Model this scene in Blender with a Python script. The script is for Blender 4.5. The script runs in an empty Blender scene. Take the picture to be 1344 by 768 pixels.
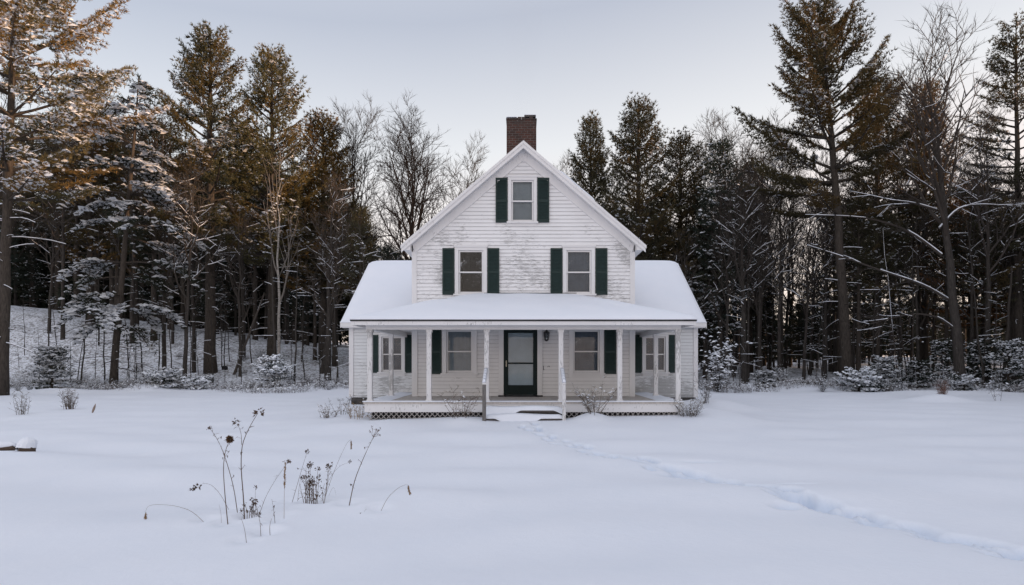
import bpy, bmesh, math, random
import numpy as np
from mathutils import Vector, Matrix

SC = bpy.context.scene
COL = SC.collection
R = math.radians

# ------------------------------------------------------------------ helpers
class MB:
    """collects faces, with one material slot index and one colour per face"""
    def __init__(s):
        s.v = []; s.f = []; s.m = []; s.c = []
        s.n = 0
        s.tv = []; s.tc = []; s.tm = []      # numpy triangle soups
    def face(s, pts, mat=0, col=(1, 1, 1)):
        b = len(s.v); s.v.extend([tuple(p) for p in pts])
        s.f.append(tuple(range(b, b + len(pts)))); s.m.append(mat); s.c.append(col)
    def box(s, x0, x1, y0, y1, z0, z1, mat=0, col=(1, 1, 1)):
        b = len(s.v)
        s.v += [(x0,y0,z0),(x1,y0,z0),(x1,y1,z0),(x0,y1,z0),(x0,y0,z1),(x1,y0,z1),(x1,y1,z1),(x0,y1,z1)]
        for q in ((3,2,1,0),(4,5,6,7),(0,1,5,4),(1,2,6,5),(2,3,7,6),(3,0,4,7)):
            s.f.append(tuple(b + i for i in q)); s.m.append(mat); s.c.append(col)
    def hexa(s, p, mat=0, col=(1, 1, 1)):
        """eight corners: bottom ring then top ring"""
        b = len(s.v); s.v += [tuple(q) for q in p]
        for q in ((3,2,1,0),(4,5,6,7),(0,1,5,4),(1,2,6,5),(2,3,7,6),(3,0,4,7)):
            s.f.append(tuple(b + i for i in q)); s.m.append(mat); s.c.append(col)
    def tube(s, pts, rad, sides=6, mat=0, col=(1, 1, 1), cap=True):
        b = len(s.v); n = len(pts)
        for i in range(n):
            p = pts[i]
            a = pts[max(0, i - 1)]; c = pts[min(n - 1, i + 1)]
            dx, dy, dz = c[0]-a[0], c[1]-a[1], c[2]-a[2]
            L = math.sqrt(dx*dx+dy*dy+dz*dz) or 1e-6
            dx /= L; dy /= L; dz /= L
            if abs(dz) < .9: ux, uy, uz = -dy, dx, 0.0
            else: ux, uy, uz = dz, 0.0, -dx
            l = math.sqrt(ux*ux+uy*uy+uz*uz) or 1e-6
            ux /= l; uy /= l; uz /= l
            wx, wy, wz = dy*uz-dz*uy, dz*ux-dx*uz, dx*uy-dy*ux
            r = rad[i]
            for k in range(sides):
                t = 2*math.pi*k/sides; ct = math.cos(t)*r; st = math.sin(t)*r
                s.v.append((p[0]+ux*ct+wx*st, p[1]+uy*ct+wy*st, p[2]+uz*ct+wz*st))
        for i in range(n - 1):
            for k in range(sides):
                k2 = (k + 1) % sides
                s.f.append((b+i*sides+k, b+i*sides+k2, b+(i+1)*sides+k2, b+(i+1)*sides+k)); s.m.append(mat); s.c.append(col)
        if cap and sides > 3:
            s.f.append(tuple(b+(n-1)*sides+k for k in range(sides))); s.m.append(mat); s.c.append(col)
            s.f.append(tuple(b+k for k in reversed(range(sides)))); s.m.append(mat); s.c.append(col)
    def tris(s, T, C, mat=0):
        """T (n,3,3) C (n,3)"""
        s.tv.append(np.asarray(T, dtype=np.float32)); s.tc.append(np.asarray(C, dtype=np.float32)); s.tm.append(np.full(len(T), mat, dtype=np.int32))
    def mesh(s, name, mats, smooth=False):
        me = bpy.data.meshes.new(name)
        nv = len(s.v)
        V = np.array(s.v, dtype=np.float32).reshape(-1, 3)
        loops = np.array([i for f in s.f for i in f], dtype=np.int32)
        tot = np.array([len(f) for f in s.f], dtype=np.int32)
        mi = np.array(s.m, dtype=np.int32)
        C = np.array(s.c, dtype=np.float32).reshape(-1, 3)
        if s.tv:
            T = np.concatenate(s.tv); nt = len(T)
            V = np.concatenate([V, T.reshape(-1, 3)])
            loops = np.concatenate([loops, np.arange(nv, nv + nt*3, dtype=np.int32)])
            tot = np.concatenate([tot, np.full(nt, 3, dtype=np.int32)])
            mi = np.concatenate([mi, np.concatenate(s.tm)])
            C = np.concatenate([C, np.concatenate(s.tc)])
        start = np.concatenate([[0], np.cumsum(tot)[:-1]]).astype(np.int32)
        me.vertices.add(len(V)); me.vertices.foreach_set('co', V.ravel())
        me.loops.add(len(loops)); me.loops.foreach_set('vertex_index', loops)
        me.polygons.add(len(tot)); me.polygons.foreach_set('loop_start', start)
        try: me.polygons.foreach_set('loop_total', tot)
        except Exception: pass
        me.polygons.foreach_set('material_index', mi)
        me.update(calc_edges=True)
        at = me.attributes.new('Col', 'FLOAT_COLOR', 'FACE')
        at.data.foreach_set('color', np.concatenate([C, np.ones((len(C), 1), np.float32)], 1).ravel())
        me.polygons.foreach_set('use_smooth', np.full(len(tot), smooth))
        for m in (mats if isinstance(mats, (list, tuple)) else [mats]): me.materials.append(m)
        me.validate(); me.update()
        return me
    def build(s, name, mats, parent=None, smooth=False, bevel=0):
        me = s.mesh(name, mats, smooth)
        if bevel:
            bm = bmesh.new(); bm.from_mesh(me)
            bmesh.ops.remove_doubles(bm, verts=bm.verts, dist=1e-5)
            bmesh.ops.bevel(bm, geom=list(bm.edges), offset=bevel, segments=1, affect='EDGES', profile=.5, clamp_overlap=True)
            bm.to_mesh(me); bm.free()
        o = bpy.data.objects.new(name, me); COL.objects.link(o)
        if parent: o.parent = parent
        return o

def tag(o, label=None, cat=None, group=None, kind=None):
    if label: o['label'] = label
    if cat: o['category'] = cat
    if group: o['group'] = group
    if kind: o['kind'] = kind
    return o
def empty(name, loc=(0, 0, 0), rz=0, sc=1):
    o = bpy.data.objects.new(name, None); COL.objects.link(o)
    o.location = loc; o.rotation_euler = (0, 0, rz); o.scale = (sc, sc, sc) if not isinstance(sc, tuple) else sc
    o.empty_display_size = .2
    return o
def sstep(a, b, x):
    t = np.clip((x - a) / (b - a), 0, 1); return t * t * (3 - 2 * t)

# ------------------------------------------------------------------ materials
def new_mat(name):
    m = bpy.data.materials.new(name); m.use_nodes = True
    nt = m.node_tree; nt.nodes.clear()
    out = nt.nodes.new('ShaderNodeOutputMaterial')
    return m, nt, out
def N(nt, typ, **kw):
    n = nt.nodes.new(typ)
    for k, v in kw.items():
        if k.startswith('i_'): n.inputs[k[2:].replace('_', ' ')].default_value = v
        else: setattr(n, k, v)
    return n
def ramp(nt, fac, stops, interp='LINEAR'):
    r = nt.nodes.new('ShaderNodeValToRGB'); r.color_ramp.interpolation = interp
    e = r.color_ramp.elements
    while len(e) < len(stops): e.new(.5)
    for i, (p, c) in enumerate(stops):
        e[i].position = p; e[i].color = (c[0], c[1], c[2], 1) if not isinstance(c, (int, float)) else (c, c, c, 1)
    nt.links.new(fac, r.inputs['Fac']); return r
def mixc(nt, fac, a, b, bt='MIX'):
    n = nt.nodes.new('ShaderNodeMix'); n.data_type = 'RGBA'; n.blend_type = bt
    for s, v in ((n.inputs[0], fac), (n.inputs[6], a), (n.inputs[7], b)):
        if isinstance(v, bpy.types.NodeSocket): nt.links.new(v, s)
        elif isinstance(v, (int, float)): s.default_value = v
        else: s.default_value = (v[0], v[1], v[2], 1)
    return n.outputs[2]
def math_(nt, op, a, b=None, c=None):
    n = nt.nodes.new('ShaderNodeMath'); n.operation = op
    for i, v in enumerate((a, b, c)):
        if v is None: continue
        if isinstance(v, bpy.types.NodeSocket): nt.links.new(v, n.inputs[i])
        else: n.inputs[i].default_value = v
    return n.outputs[0]
def coords(nt, scale=(1, 1, 1), rot=(0, 0, 0), kind='Object'):
    tc = nt.nodes.new('ShaderNodeTexCoord'); mp = nt.nodes.new('ShaderNodeMapping')
    nt.links.new(tc.outputs[kind], mp.inputs['Vector'])
    mp.inputs['Scale'].default_value = scale; mp.inputs['Rotation'].default_value = rot
    return mp.outputs[0]
def noise(nt, vec, scale, detail=4, rough=.55, dist=0):
    n = N(nt, 'ShaderNodeTexNoise'); n.inputs['Scale'].default_value = scale
    n.inputs['Detail'].default_value = detail; n.inputs['Roughness'].default_value = rough; n.inputs['Distortion'].default_value = dist
    nt.links.new(vec, n.inputs['Vector']); return n.outputs['Fac']
def principled(nt, out, col, rough=.6, spec=.3, bump=None, bstr=.3, bdist=.02):
    p = nt.nodes.new('ShaderNodeBsdfPrincipled')
    if isinstance(col, bpy.types.NodeSocket): nt.links.new(col, p.inputs['Base Color'])
    else: p.inputs['Base Color'].default_value = (*col, 1)
    if isinstance(rough, bpy.types.NodeSocket): nt.links.new(rough, p.inputs['Roughness'])
    else: p.inputs['Roughness'].default_value = rough
    p.inputs['Specular IOR Level'].default_value = spec
    if bump is not None:
        b = nt.nodes.new('ShaderNodeBump'); b.inputs['Strength'].default_value = bstr; b.inputs['Distance'].default_value = bdist
        nt.links.new(bump, b.inputs['Height']); nt.links.new(b.outputs[0], p.inputs['Normal'])
    nt.links.new(p.outputs[0], out.inputs['Surface']); return p

def snow_mat(name, col=(.80, .822, .88), litter=False):
    m, nt, out = new_mat(name)
    v = coords(nt)
    n1 = noise(nt, v, 1.3, 6, .55); n2 = noise(nt, v, 11, 6, .68); n3 = noise(nt, v, 120, 3, .6)
    h = math_(nt, 'ADD', math_(nt, 'MULTIPLY', n1, .9), math_(nt, 'ADD', math_(nt, 'MULTIPLY', n2, .3), math_(nt, 'MULTIPLY', n3, .09)))
    c = mixc(nt, ramp(nt, n1, [(.3, 0), (.7, 1)]).outputs[0], (col[0]*.965, col[1]*.975, col[2]*.985), col)
    if litter:
        geo = nt.nodes.new('ShaderNodeNewGeometry'); sep = nt.nodes.new('ShaderNodeSeparateXYZ'); nt.links.new(geo.outputs['Position'], sep.inputs[0])
        inwood = ramp(nt, math_(nt, 'DIVIDE', sep.outputs['Y'], 100), [(.345, 0), (.40, 1)]).outputs[0]
        sp = noise(nt, v, 5.5, 5, .75); big = noise(nt, v, .8, 3, .6)
        msk = ramp(nt, math_(nt, 'ADD', sp, math_(nt, 'MULTIPLY', big, .25)), [(.60, 0), (.70, 1)]).outputs[0]
        msk = math_(nt, 'MULTIPLY', math_(nt, 'MULTIPLY', msk, inwood), .8)
        c = mixc(nt, msk, c, (.09, .075, .06))
        pa = nt.nodes.new('ShaderNodeAttribute'); pa.attribute_name = 'trail_shade'
        c = mixc(nt, pa.outputs['Fac'], c, (.64, .70, .80))  # trail shade painted as darker, bluer snow in the trough
    principled(nt, out, c, .75, .15, h, .35, .05)
    return m

def attr_mat(name, rough=.8, transl=0.0, spec=.15, var=.25):
    m, nt, out = new_mat(name)
    a = nt.nodes.new('ShaderNodeAttribute'); a.attribute_name = 'Col'
    oi = nt.nodes.new('ShaderNodeObjectInfo')
    f = math_(nt, 'ADD', 1 - var, math_(nt, 'MULTIPLY', oi.outputs['Random'], 2*var))
    hv = nt.nodes.new('ShaderNodeHueSaturation'); nt.links.new(a.outputs['Color'], hv.inputs['Color']); nt.links.new(f, hv.inputs['Value'])
    p = principled(nt, out, hv.outputs[0], rough, spec)
    if transl:
        t = nt.nodes.new('ShaderNodeBsdfTranslucent'); nt.links.new(hv.outputs[0], t.inputs['Color'])
        mx = nt.nodes.new('ShaderNodeMixShader'); mx.inputs[0].default_value = transl
        nt.links.new(p.outputs[0], mx.inputs[1]); nt.links.new(t.outputs[0], mx.inputs[2]); nt.links.new(mx.outputs[0], out.inputs['Surface'])
    return m

def bark_mat(name, c1, c2, birch=False):
    m, nt, out = new_mat(name)
    v = coords(nt, (6, 6, 1.2)); n = noise(nt, v, 3, 6, .65)
    c = mixc(nt, ramp(nt, n, [(.3, 0), (.7, 1)]).outputs[0], c1, c2)
    if birch:
        v2 = coords(nt, (1.2, 1.2, 9)); k = noise(nt, v2, 2.2, 4, .7)
        c = mixc(nt, ramp(nt, k, [(.56, 0), (.62, 1)]).outputs[0], c, (.05, .045, .04))
    # wind-blown snow caught on the bark
    v3 = coords(nt, (2, 2, 1)); s1 = noise(nt, v3, 2.4, 6, .75)
    c = mixc(nt, ramp(nt, s1, [(.69, 0), (.73, 1)]).outputs[0], c, (.7, .72, .76))
    principled(nt, out, c, .9, .1, n, .6, .05)
    return m

def paint_mat(name, base=(.78, .78, .79), wear=.5, boards=False, zband=None, rowz=(0, .115), seed=0.):
    """old white paint, worn to grey wood in streaks along the boards"""
    m, nt, out = new_mat(name)
    tc = nt.nodes.new('ShaderNodeTexCoord')
    sep = nt.nodes.new('ShaderNodeSeparateXYZ'); nt.links.new(tc.outputs['Object'], sep.inputs[0])
    def vec(sx, sy, sz, off=0):
        mp = nt.nodes.new('ShaderNodeMapping'); nt.links.new(tc.outputs['Object'], mp.inputs['Vector'])
        mp.inputs['Scale'].default_value = (sx, sy, sz); mp.inputs['Location'].default_value = (off + seed, off*.7, off*1.3 + seed); return mp.outputs[0]
    streak = noise(nt, vec(1.6, 1.6, 14), 3.2, 6, .72) if boards else noise(nt, vec(9, 9, 2), 3, 6, .72)
    patch = noise(nt, vec(1, 1, 1.6, 3), .75, 4, .6)
    chips = noise(nt, vec(2.2, 2.2, 8, 9), 6, 3, .6)
    th = math_(nt, 'ADD', streak, math_(nt, 'MULTIPLY', math_(nt, 'SUBTRACT', patch, .5), .8))
    if zband is not None:
        zb = ramp(nt, math_(nt, 'DIVIDE', sep.outputs['Z'], 10), zband).outputs[0]
        th = math_(nt, 'ADD', th, math_(nt, 'MULTIPLY', math_(nt, 'SUBTRACT', zb, .5), .3))
    lo = .80 - .25 * wear
    worn = ramp(nt, th, [(lo, 0), (lo + .035, 1)]).outputs[0]
    ch = ramp(nt, math_(nt, 'ADD', chips, math_(nt, 'MULTIPLY', math_(nt, 'SUBTRACT', patch, .5), .25)), [(.70, 0), (.715, 1)]).outputs[0]
    worn = math_(nt, 'MAXIMUM', worn, math_(nt, 'MULTIPLY', ch, .8))
    tone = noise(nt, vec(.8, .8, .8, 5), 1.6, 4, .6)
    c = mixc(nt, ramp(nt, tone, [(.3, 0), (.7, 1)]).outputs[0], (base[0]*.92, base[1]*.92, base[2]*.92), base)
    wood = mixc(nt, streak, (.085, .082, .08), (.34, .335, .33))
    c = mixc(nt, math_(nt, 'MULTIPLY', worn, .6), c, wood)
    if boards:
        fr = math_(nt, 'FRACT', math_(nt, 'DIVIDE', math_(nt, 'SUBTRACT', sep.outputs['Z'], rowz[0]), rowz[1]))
        edge = ramp(nt, fr, [(0, .7), (.14, 0.0), (.88, 0), (1, .6)]).outputs[0]  # lap shadow painted in as a dark line along each board
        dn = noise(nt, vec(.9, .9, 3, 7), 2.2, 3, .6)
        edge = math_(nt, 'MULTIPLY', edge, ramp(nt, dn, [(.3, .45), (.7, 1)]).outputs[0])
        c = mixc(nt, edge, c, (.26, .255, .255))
    principled(nt, out, c, .6, .25, math_(nt, 'SUBTRACT', streak, math_(nt, 'MULTIPLY', worn, .5)), .25, .01)
    return m

def plain(name, col, rough=.6, spec=.3, nscale=8, var=.2, stretch=(1, 1, 1)):
    m, nt, out = new_mat(name)
    v = coords(nt, stretch); n = noise(nt, v, nscale, 5, .6)
    c = mixc(nt, ramp(nt, n, [(.3, 0), (.7, 1)]).outputs[0], tuple(x*(1-var) for x in col), tuple(x*(1+var) for x in col))
    principled(nt, out, c, rough, spec, n, .2, .01)
    return m

def glass_mat(name, frost=.5):
    m, nt, out = new_mat(name)
    fr = nt.nodes.new('ShaderNodeFresnel'); fr.inputs['IOR'].default_value = 1.5
    g = nt.nodes.new('ShaderNodeBsdfGlossy'); g.inputs['Roughness'].default_value = .03
    v0 = coords(nt); nb = noise(nt, v0, 2.5, 2, .5); b = nt.nodes.new('ShaderNodeBump'); b.inputs['Strength'].default_value = .08; b.inputs['Distance'].default_value = .02
    nt.links.new(nb, b.inputs['Height']); nt.links.new(b.outputs[0], g.inputs['Normal'])
    t = nt.nodes.new('ShaderNodeBsdfTransparent'); t.inputs['Color'].default_value = (.87, .9, .91, 1)
    mx = nt.nodes.new('ShaderNodeMixShader'); nt.links.new(fr.outputs[0], mx.inputs[0]); nt.links.new(t.outputs[0], mx.inputs[1]); nt.links.new(g.outputs[0], mx.inputs[2])
    d = nt.nodes.new('ShaderNodeBsdfDiffuse'); d.inputs['Color'].default_value = (.75, .78, .82, 1)
    n = noise(nt, coords(nt), 26, 6, .75); big = noise(nt, coords(nt), 2.3, 3, .6)
    k = ramp(nt, math_(nt, 'ADD', n, math_(nt, 'MULTIPLY', math_(nt, 'SUBTRACT', big, .5), .5)), [(.66 - .08*frost, 0), (.74 - .08*frost, 1)]).outputs[0]
    mx2 = nt.nodes.new('ShaderNodeMixShader'); nt.links.new(math_(nt, 'MULTIPLY', k, .55), mx2.inputs[0])
    nt.links.new(mx.outputs[0], mx2.inputs[1]); nt.links.new(d.outputs[0], mx2.inputs[2]); nt.links.new(mx2.outputs[0], out.inputs['Surface'])
    return m

def brick_mat():
    m, nt, out = new_mat('old_brick')
    tc = nt.nodes.new('ShaderNodeTexCoord'); sep = nt.nodes.new('ShaderNodeSeparateXYZ'); nt.links.new(tc.outputs['Object'], sep.inputs[0])
    cb = nt.nodes.new('ShaderNodeCombineXYZ')
    nt.links.new(math_(nt, 'ADD', sep.outputs['X'], sep.outputs['Y']), cb.inputs[0]); nt.links.new(sep.outputs['Z'], cb.inputs[1])
    b = nt.nodes.new('ShaderNodeTexBrick'); nt.links.new(cb.outputs[0], b.inputs['Vector'])
    b.inputs['Scale'].default_value = 1; b.inputs['Brick Width'].default_value = .215; b.inputs['Row Height'].default_value = .085; b.inputs['Mortar Size'].default_value = .010
    b.inputs['Color1'].default_value = (.095, .040, .031, 1); b.inputs['Color2'].default_value = (.05, .027, .024, 1); b.inputs['Mortar'].default_value = (.13, .115, .105, 1)
    b.inputs['Bias'].default_value = -.1
    n = noise(nt, coords(nt), 5, 5, .7)
    c = mixc(nt, ramp(nt, n, [(.35, .0), (.75, .8)]).outputs[0], b.outputs['Color'], (.045, .035, .032))
    top = ramp(nt, math_(nt, 'DIVIDE', sep.outputs['Z'], 12), [(9.85/12, 0), (10.3/12, .75)]).outputs[0]
    c = mixc(nt, math_(nt, 'MULTIPLY', top, ramp(nt, n, [(.3, .3), (.6, 1)]).outputs[0]), c, (.05, .045, .042))
    w = noise(nt, coords(nt), 17, 4, .7)
    c = mixc(nt, ramp(nt, w, [(.70, 0), (.74, .8)]).outputs[0], c, (.7, .72, .76))
    principled(nt, out, c, .9, .15, math_(nt, 'SUBTRACT', n, b.outputs['Fac']), .5, .015)
    return m

M = {}
M['snow'] = snow_mat('snow')
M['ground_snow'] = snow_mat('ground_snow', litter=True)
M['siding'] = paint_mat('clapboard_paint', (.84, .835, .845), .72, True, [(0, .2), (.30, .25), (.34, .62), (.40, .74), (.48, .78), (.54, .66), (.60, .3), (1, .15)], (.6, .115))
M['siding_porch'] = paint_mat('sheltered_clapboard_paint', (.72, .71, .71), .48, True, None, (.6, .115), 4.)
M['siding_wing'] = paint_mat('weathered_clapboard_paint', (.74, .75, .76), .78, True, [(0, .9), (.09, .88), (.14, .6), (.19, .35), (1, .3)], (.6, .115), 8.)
M['trim'] = paint_mat('trim_paint', (.76, .75, .755), .55)
M['post'] = paint_mat('flaking_post_paint', (.72, .71, .71), .95)
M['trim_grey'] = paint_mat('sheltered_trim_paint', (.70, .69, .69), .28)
M['green'] = plain('dark_green_paint', (.010, .026, .024), .55, .3, 6, .25, (1, 1, 4))
M['door_green'] = plain('door_green_paint', (.005, .013, .0125), .6, .2, 6, .2)
M['black'] = plain('black_iron', (.012, .012, .013), .45, .5)
M['dark'] = plain('dark_interior_shade', (.02, .02, .022), .9, .1)
M['roofing'] = plain('dark_roofing', (.05, .05, .052), .9, .1)
M['blind'] = plain('grey_blind', (.27, .31, .345), .9, .1, 3, .12)
M['blind_dark'] = plain('grey_curtain', (.115, .14, .18), .9, .1, 3, .2)
M['room'] = plain('dim_room', (.030, .032, .036), .95, .1, 2, .5)
M['doorblind'] = plain('pale_door_blind', (.44, .51, .56), .9, .1, 3, .08)
M['glass'] = glass_mat('window_glass', .25)
M['frosted'] = glass_mat('frosted_window_glass', .75)
M['brick'] = brick_mat()
M['stone'] = plain('foundation_stone', (.075, .07, .068), .9, .1, 5, .5)
M['floor'] = plain('porch_floor_paint', (.50, .46, .43), .7, .2, 4, .15, (6, 1, 1))
M['lattice'] = paint_mat('lattice_paint', (.36, .34, .33), .6)
M['greywood'] = plain('grey_weathered_wood', (.16, .15, .145), .85, .1, 8, .35, (8, 8, 1))
M['brass'] = plain('dull_brass', (.45, .40, .30), .4, .5)
M['bark'] = bark_mat('pine_bark', (.030, .026, .023), (.085, .072, .062))
M['bark2'] = bark_mat('grey_bark', (.028, .025, .023), (.075, .066, .060))
M['birch'] = bark_mat('birch_bark', (.22, .205, .19), (.36, .34, .32), True)
M['needle'] = attr_mat('needles', .75, .25)
M['twig'] = attr_mat('twigs', .85, 0)
M['weed'] = attr_mat('dry_weed', .8, .1, var=.1)
M['cutwood'] = plain('cut_wood', (.085, .062, .050), .85, .1, 20, .4, (1, 1, 6))

# ------------------------------------------------------------------ terrain
def lump(x, y, cx, cy, sx, sy, h):
    return h*np.exp(-((x-cx)/sx)**2-((y-cy)/sy)**2)
rng = np.random.default_rng(7)
WAVES = [(rng.uniform(.05, .35), rng.uniform(0, 2*math.pi), rng.uniform(0, 2*math.pi)) for _ in range(14)]
FWAVES = [(rng.uniform(.6, 2.6), rng.uniform(-.5, .5)+math.pi/2, rng.uniform(0, 2*math.pi)) for _ in range(16)]
def ground(x, y):
    x = np.asarray(x, dtype=float); y = np.asarray(y, dtype=float)
    h = np.zeros(np.broadcast(x, y).shape)
    for k, a, p in WAVES: h = h + .012/(k+.15)*.18*np.sin(k*(x*math.cos(a)+y*math.sin(a))*2.2+p)
    for k, a, p in FWAVES: h = h + .0075*np.sin(k*(x*math.cos(a)+y*math.sin(a))*1.7+p+.8*np.sin(.35*x+p))
    # wooded slope on the left, nearly flat wood on the right
    left = 5.6*np.clip((-x-1.0)/42, 0, 1.15)
    h = h + left*sstep(37, 53, y) + .35*sstep(35, 60, y) + .25*sstep(33, 36, y)*(1+.4*np.sin(x*.9))
    h = h + 1.6*np.clip((x-8)/40, 0, 1)*sstep(40, 60, y)
    # drift banked against the house
    dx = np.maximum(np.abs(x)-4.4, 0); dy = np.maximum(np.maximum(15.6-y, y-29), 0)
    d1 = np.sqrt(dx*dx+dy*dy)
    dx2 = np.maximum(np.abs(x)-6.1, 0); dy2 = np.maximum(np.maximum(20.9-y, y-29), 0)
    d2 = np.minimum(d1, np.sqrt(dx2*dx2+dy2*dy2))
    h = h + .17*np.exp(-(d2/1.7)**2)
    for a in ((-3.4, 15.6, .5, .45, .05), (-1.5, 15.4, .5, .45, .1), (1.75, 15.5, .45, .5, .2), (2.9, 15.3, .6, .5, .05), (5.2, 16.8, 1.0, 1.1, .22), (6.3, 20.4, 1.2, 1.0, .2),
              (-1.9, 6.7, .9, .55, .07), (-1.2, 7.3, .9, .6, .07), (-2.8, 6.5, .9, .5, .04),
              (-21.0, 33.5, 1.3, .9, .45), (17.2, 25.2, 1.3, .8, .30), (-9.5, 10.9, 1.2, .5, .06), (9.0, 33, 2.4, 1.0, .25), (-24.5, 32.2, 2.0, .8, .25), (-14, 33.6, 2.5, .7, .2), (22, 31.5, 4, .8, .2)):
        h = h + lump(x, y, *a)
    return h
WB = [(518,502),(443,530),(490,486),(357,515),(455,470),(570,490),(682,500),(712,440),(780,445),(800,445),(820,445),(840,445),(953,447),(1083,470),(527,603),(587,568),(620,572),(645,520),(545,502)]
def hollows(x, y):
    h = np.zeros(x.shape)
    for zx, zy in WB:
        px, py = 160+zx/3.2, 520+zy/3.2; d = 1.65*800/(py-475)
        for _ in range(12): X = (px-687)*d/800; d = (1.65-float(ground(np.array(X), np.array(d))))*800/(py-475)
        q = ((x-X)/.10)**2+((y-d)/.12)**2
        h = h - .035*np.exp(-q) + .008*np.exp(-((np.sqrt(q)-1.7)/.6)**2)
    return h
TRAIL = [(0.1,15.0),(.25,14.2),(.72,12.9),(1.1,11.9),(1.45,11.0),(1.95,10.2),(2.35,9.5),(2.6,9.1),(2.95,8.5),(3.2,8.0),(3.42,7.35),(3.66,6.7),(3.92,6.15),(4.15,5.65),(4.4,5.2),(4.7,4.6),(5.0,4.0)]
def trail(x, y):
    h = np.zeros(x.shape)
    # dragged groove
    best = np.full(x.shape, 9.); run = np.zeros(x.shape)
    for i in range(len(TRAIL)-1):
        ax, ay = TRAIL[i]; bx, by = TRAIL[i+1]
        ux, uy = bx-ax, by-ay; L2 = ux*ux+uy*uy
        t = np.clip(((x-ax)*ux+(y-ay)*uy)/L2, 0, 1)
        d = np.hypot(x-ax-t*ux, y-ay-t*uy)
        run = np.where(d < best, (i+t), run); best = np.minimum(best, d)
    w = .07+.025*np.sin(run*5.1)+.02*np.sin(run*13)
    dep = sstep(2.6, 3.6, run)*(.05+.03*np.sin(run*3.3)) + sstep(8.6, 9.8, run)*.05
    h = h - dep*np.exp(-(best/np.maximum(w, .05))**2)
    h = h - .02*np.exp(-(best/.35)**2)*sstep(0, .5, run)
    rr = random.Random(5)
    for i in range(len(TRAIL)-2):
        ax, ay = TRAIL[i]; bx, by = TRAIL[i+1]
        n = 4 if i < 4 else 3
        for k in range(n):
            t = (k+rr.uniform(.2, .8))/n; s = (-1 if k % 2 else 1)*rr.uniform(.08, .2)
            L = math.hypot(bx-ax, by-ay)
            px = ax+(bx-ax)*t - (by-ay)/L*s; py = ay+(by-ay)*t + (bx-ax)/L*s
            a = math.atan2(by-ay, bx-ax)+rr.uniform(-.3, .3); ca, sa = math.cos(a), math.sin(a)
            lx = (x-px)*ca+(y-py)*sa; ly = -(x-px)*sa+(y-py)*ca
            m = rr.uniform(.5, 1.1)*(1.0 if i < 5 else (.85 if i in (6, 7, 9, 10) else .45))
            q = (lx/.16)**2+(ly/.075)**2
            h = h - .15*m*np.exp(-q**1.5) + .016*m*np.exp(-((np.sqrt(q)-1.5)/.4)**2)*(.6+.4*np.sin(lx*31+k)*np.cos(ly*27))
    # trampled patches
    for (px, py, sx, sy, m) in ((2.45, 9.3, .3, .13, .8), (3.35, 7.5, .2, .24, 1.0), (3.05, 7.1, .15, .11, .8), (3.75, 8.35, .24, .07, .7), (3.7, 6.9, .25, .08, .5), (2.9, 10.0, .3, .08, .4)):
        h = h - .09*m*np.exp(-(((x-px)/sx)**2+((y-py)/sy)**2)**1.6)
    return h

def build_ground():
    def axis(segs):
        out = []
        for a, b, s in segs: out += list(np.arange(a, b, s))
        out.append(segs[-1][1]); return np.array(out)
    xs = axis([(-160, -60, 5), (-60, -20, .9), (-20, -7, .3), (-7, -5, .12), (-5, -.6, .055), (-.6, 5.6, .045), (5.6, 8, .12), (8, 20, .3), (20, 60, .9), (60, 160, 5)])
    ys = axis([(-40, 0, 4), (0, 3.8, .25), (3.8, 12, .05), (12, 16.4, .06), (16.4, 22, .25), (22, 40, .4), (40, 70, .8), (70, 160, 5)])
    X, Y = np.meshgrid(xs, ys)
    Z = ground(X, Y)
    near = (X > -1.2) & (X < 6.5) & (Y > 3.4) & (Y < 16)
    tz = np.zeros_like(Z); tz[near] = trail(X[near], Y[near]); Z += tz
    nw = (X > -5) & (X < 0) & (Y > 4.5) & (Y < 9.5); Z[nw] += hollows(X[nw], Y[nw])
    nx, ny = len(xs), len(ys)
    V = np.stack([X, Y, Z], -1).reshape(-1, 3)
    i = np.arange((ny-1)*(nx-1)); r = i//(nx-1); c = i % (nx-1); b = r*nx+c
    F = np.stack([b, b+1, b+nx+1, b+nx], 1)
    me = bpy.data.meshes.new('ground'); me.from_pydata(V.tolist(), [], F.tolist()); me.update()
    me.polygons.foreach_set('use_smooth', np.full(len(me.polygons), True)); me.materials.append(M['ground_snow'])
    pk = me.attributes.new('trail_shade', 'FLOAT', 'POINT'); pk.data.foreach_set('value', np.clip(-tz/.085, 0, 1).ravel().astype(np.float32))
    o = bpy.data.objects.new('ground', me); COL.objects.link(o); o['kind'] = 'structure'
    return o
build_ground()
def gz(x, y): return float(ground(np.array(x), np.array(y)))

# ------------------------------------------------------------------ house
YW, YF, YWING = 18.6, 16.1, 21.1      # main wall, porch posts, wing wall
HW, WX = 3.37, 6.0
ZF = .594                             # porch floor
APEX, EAVE = 8.26, 5.17               # main roof outer edge
SLOPE = 3.11/3.64
house = empty('farmhouse', (0, YW, 0))
tag(house, 'weathered white clapboard farmhouse with green shutters, porch and snowy roofs', 'house')
def hb(mb, name, mat, parent=None, **k):
    """the house parts are written in world metres; parent keeps them there"""
    p = parent or house
    o = mb.build(name, mat, None, **k); o.parent = p
    off = Vector((0, 0, 0)); q = p
    while q is not None: off += q.location; q = q.parent
    o.data.transform(Matrix.Translation(-off)); return o

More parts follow.
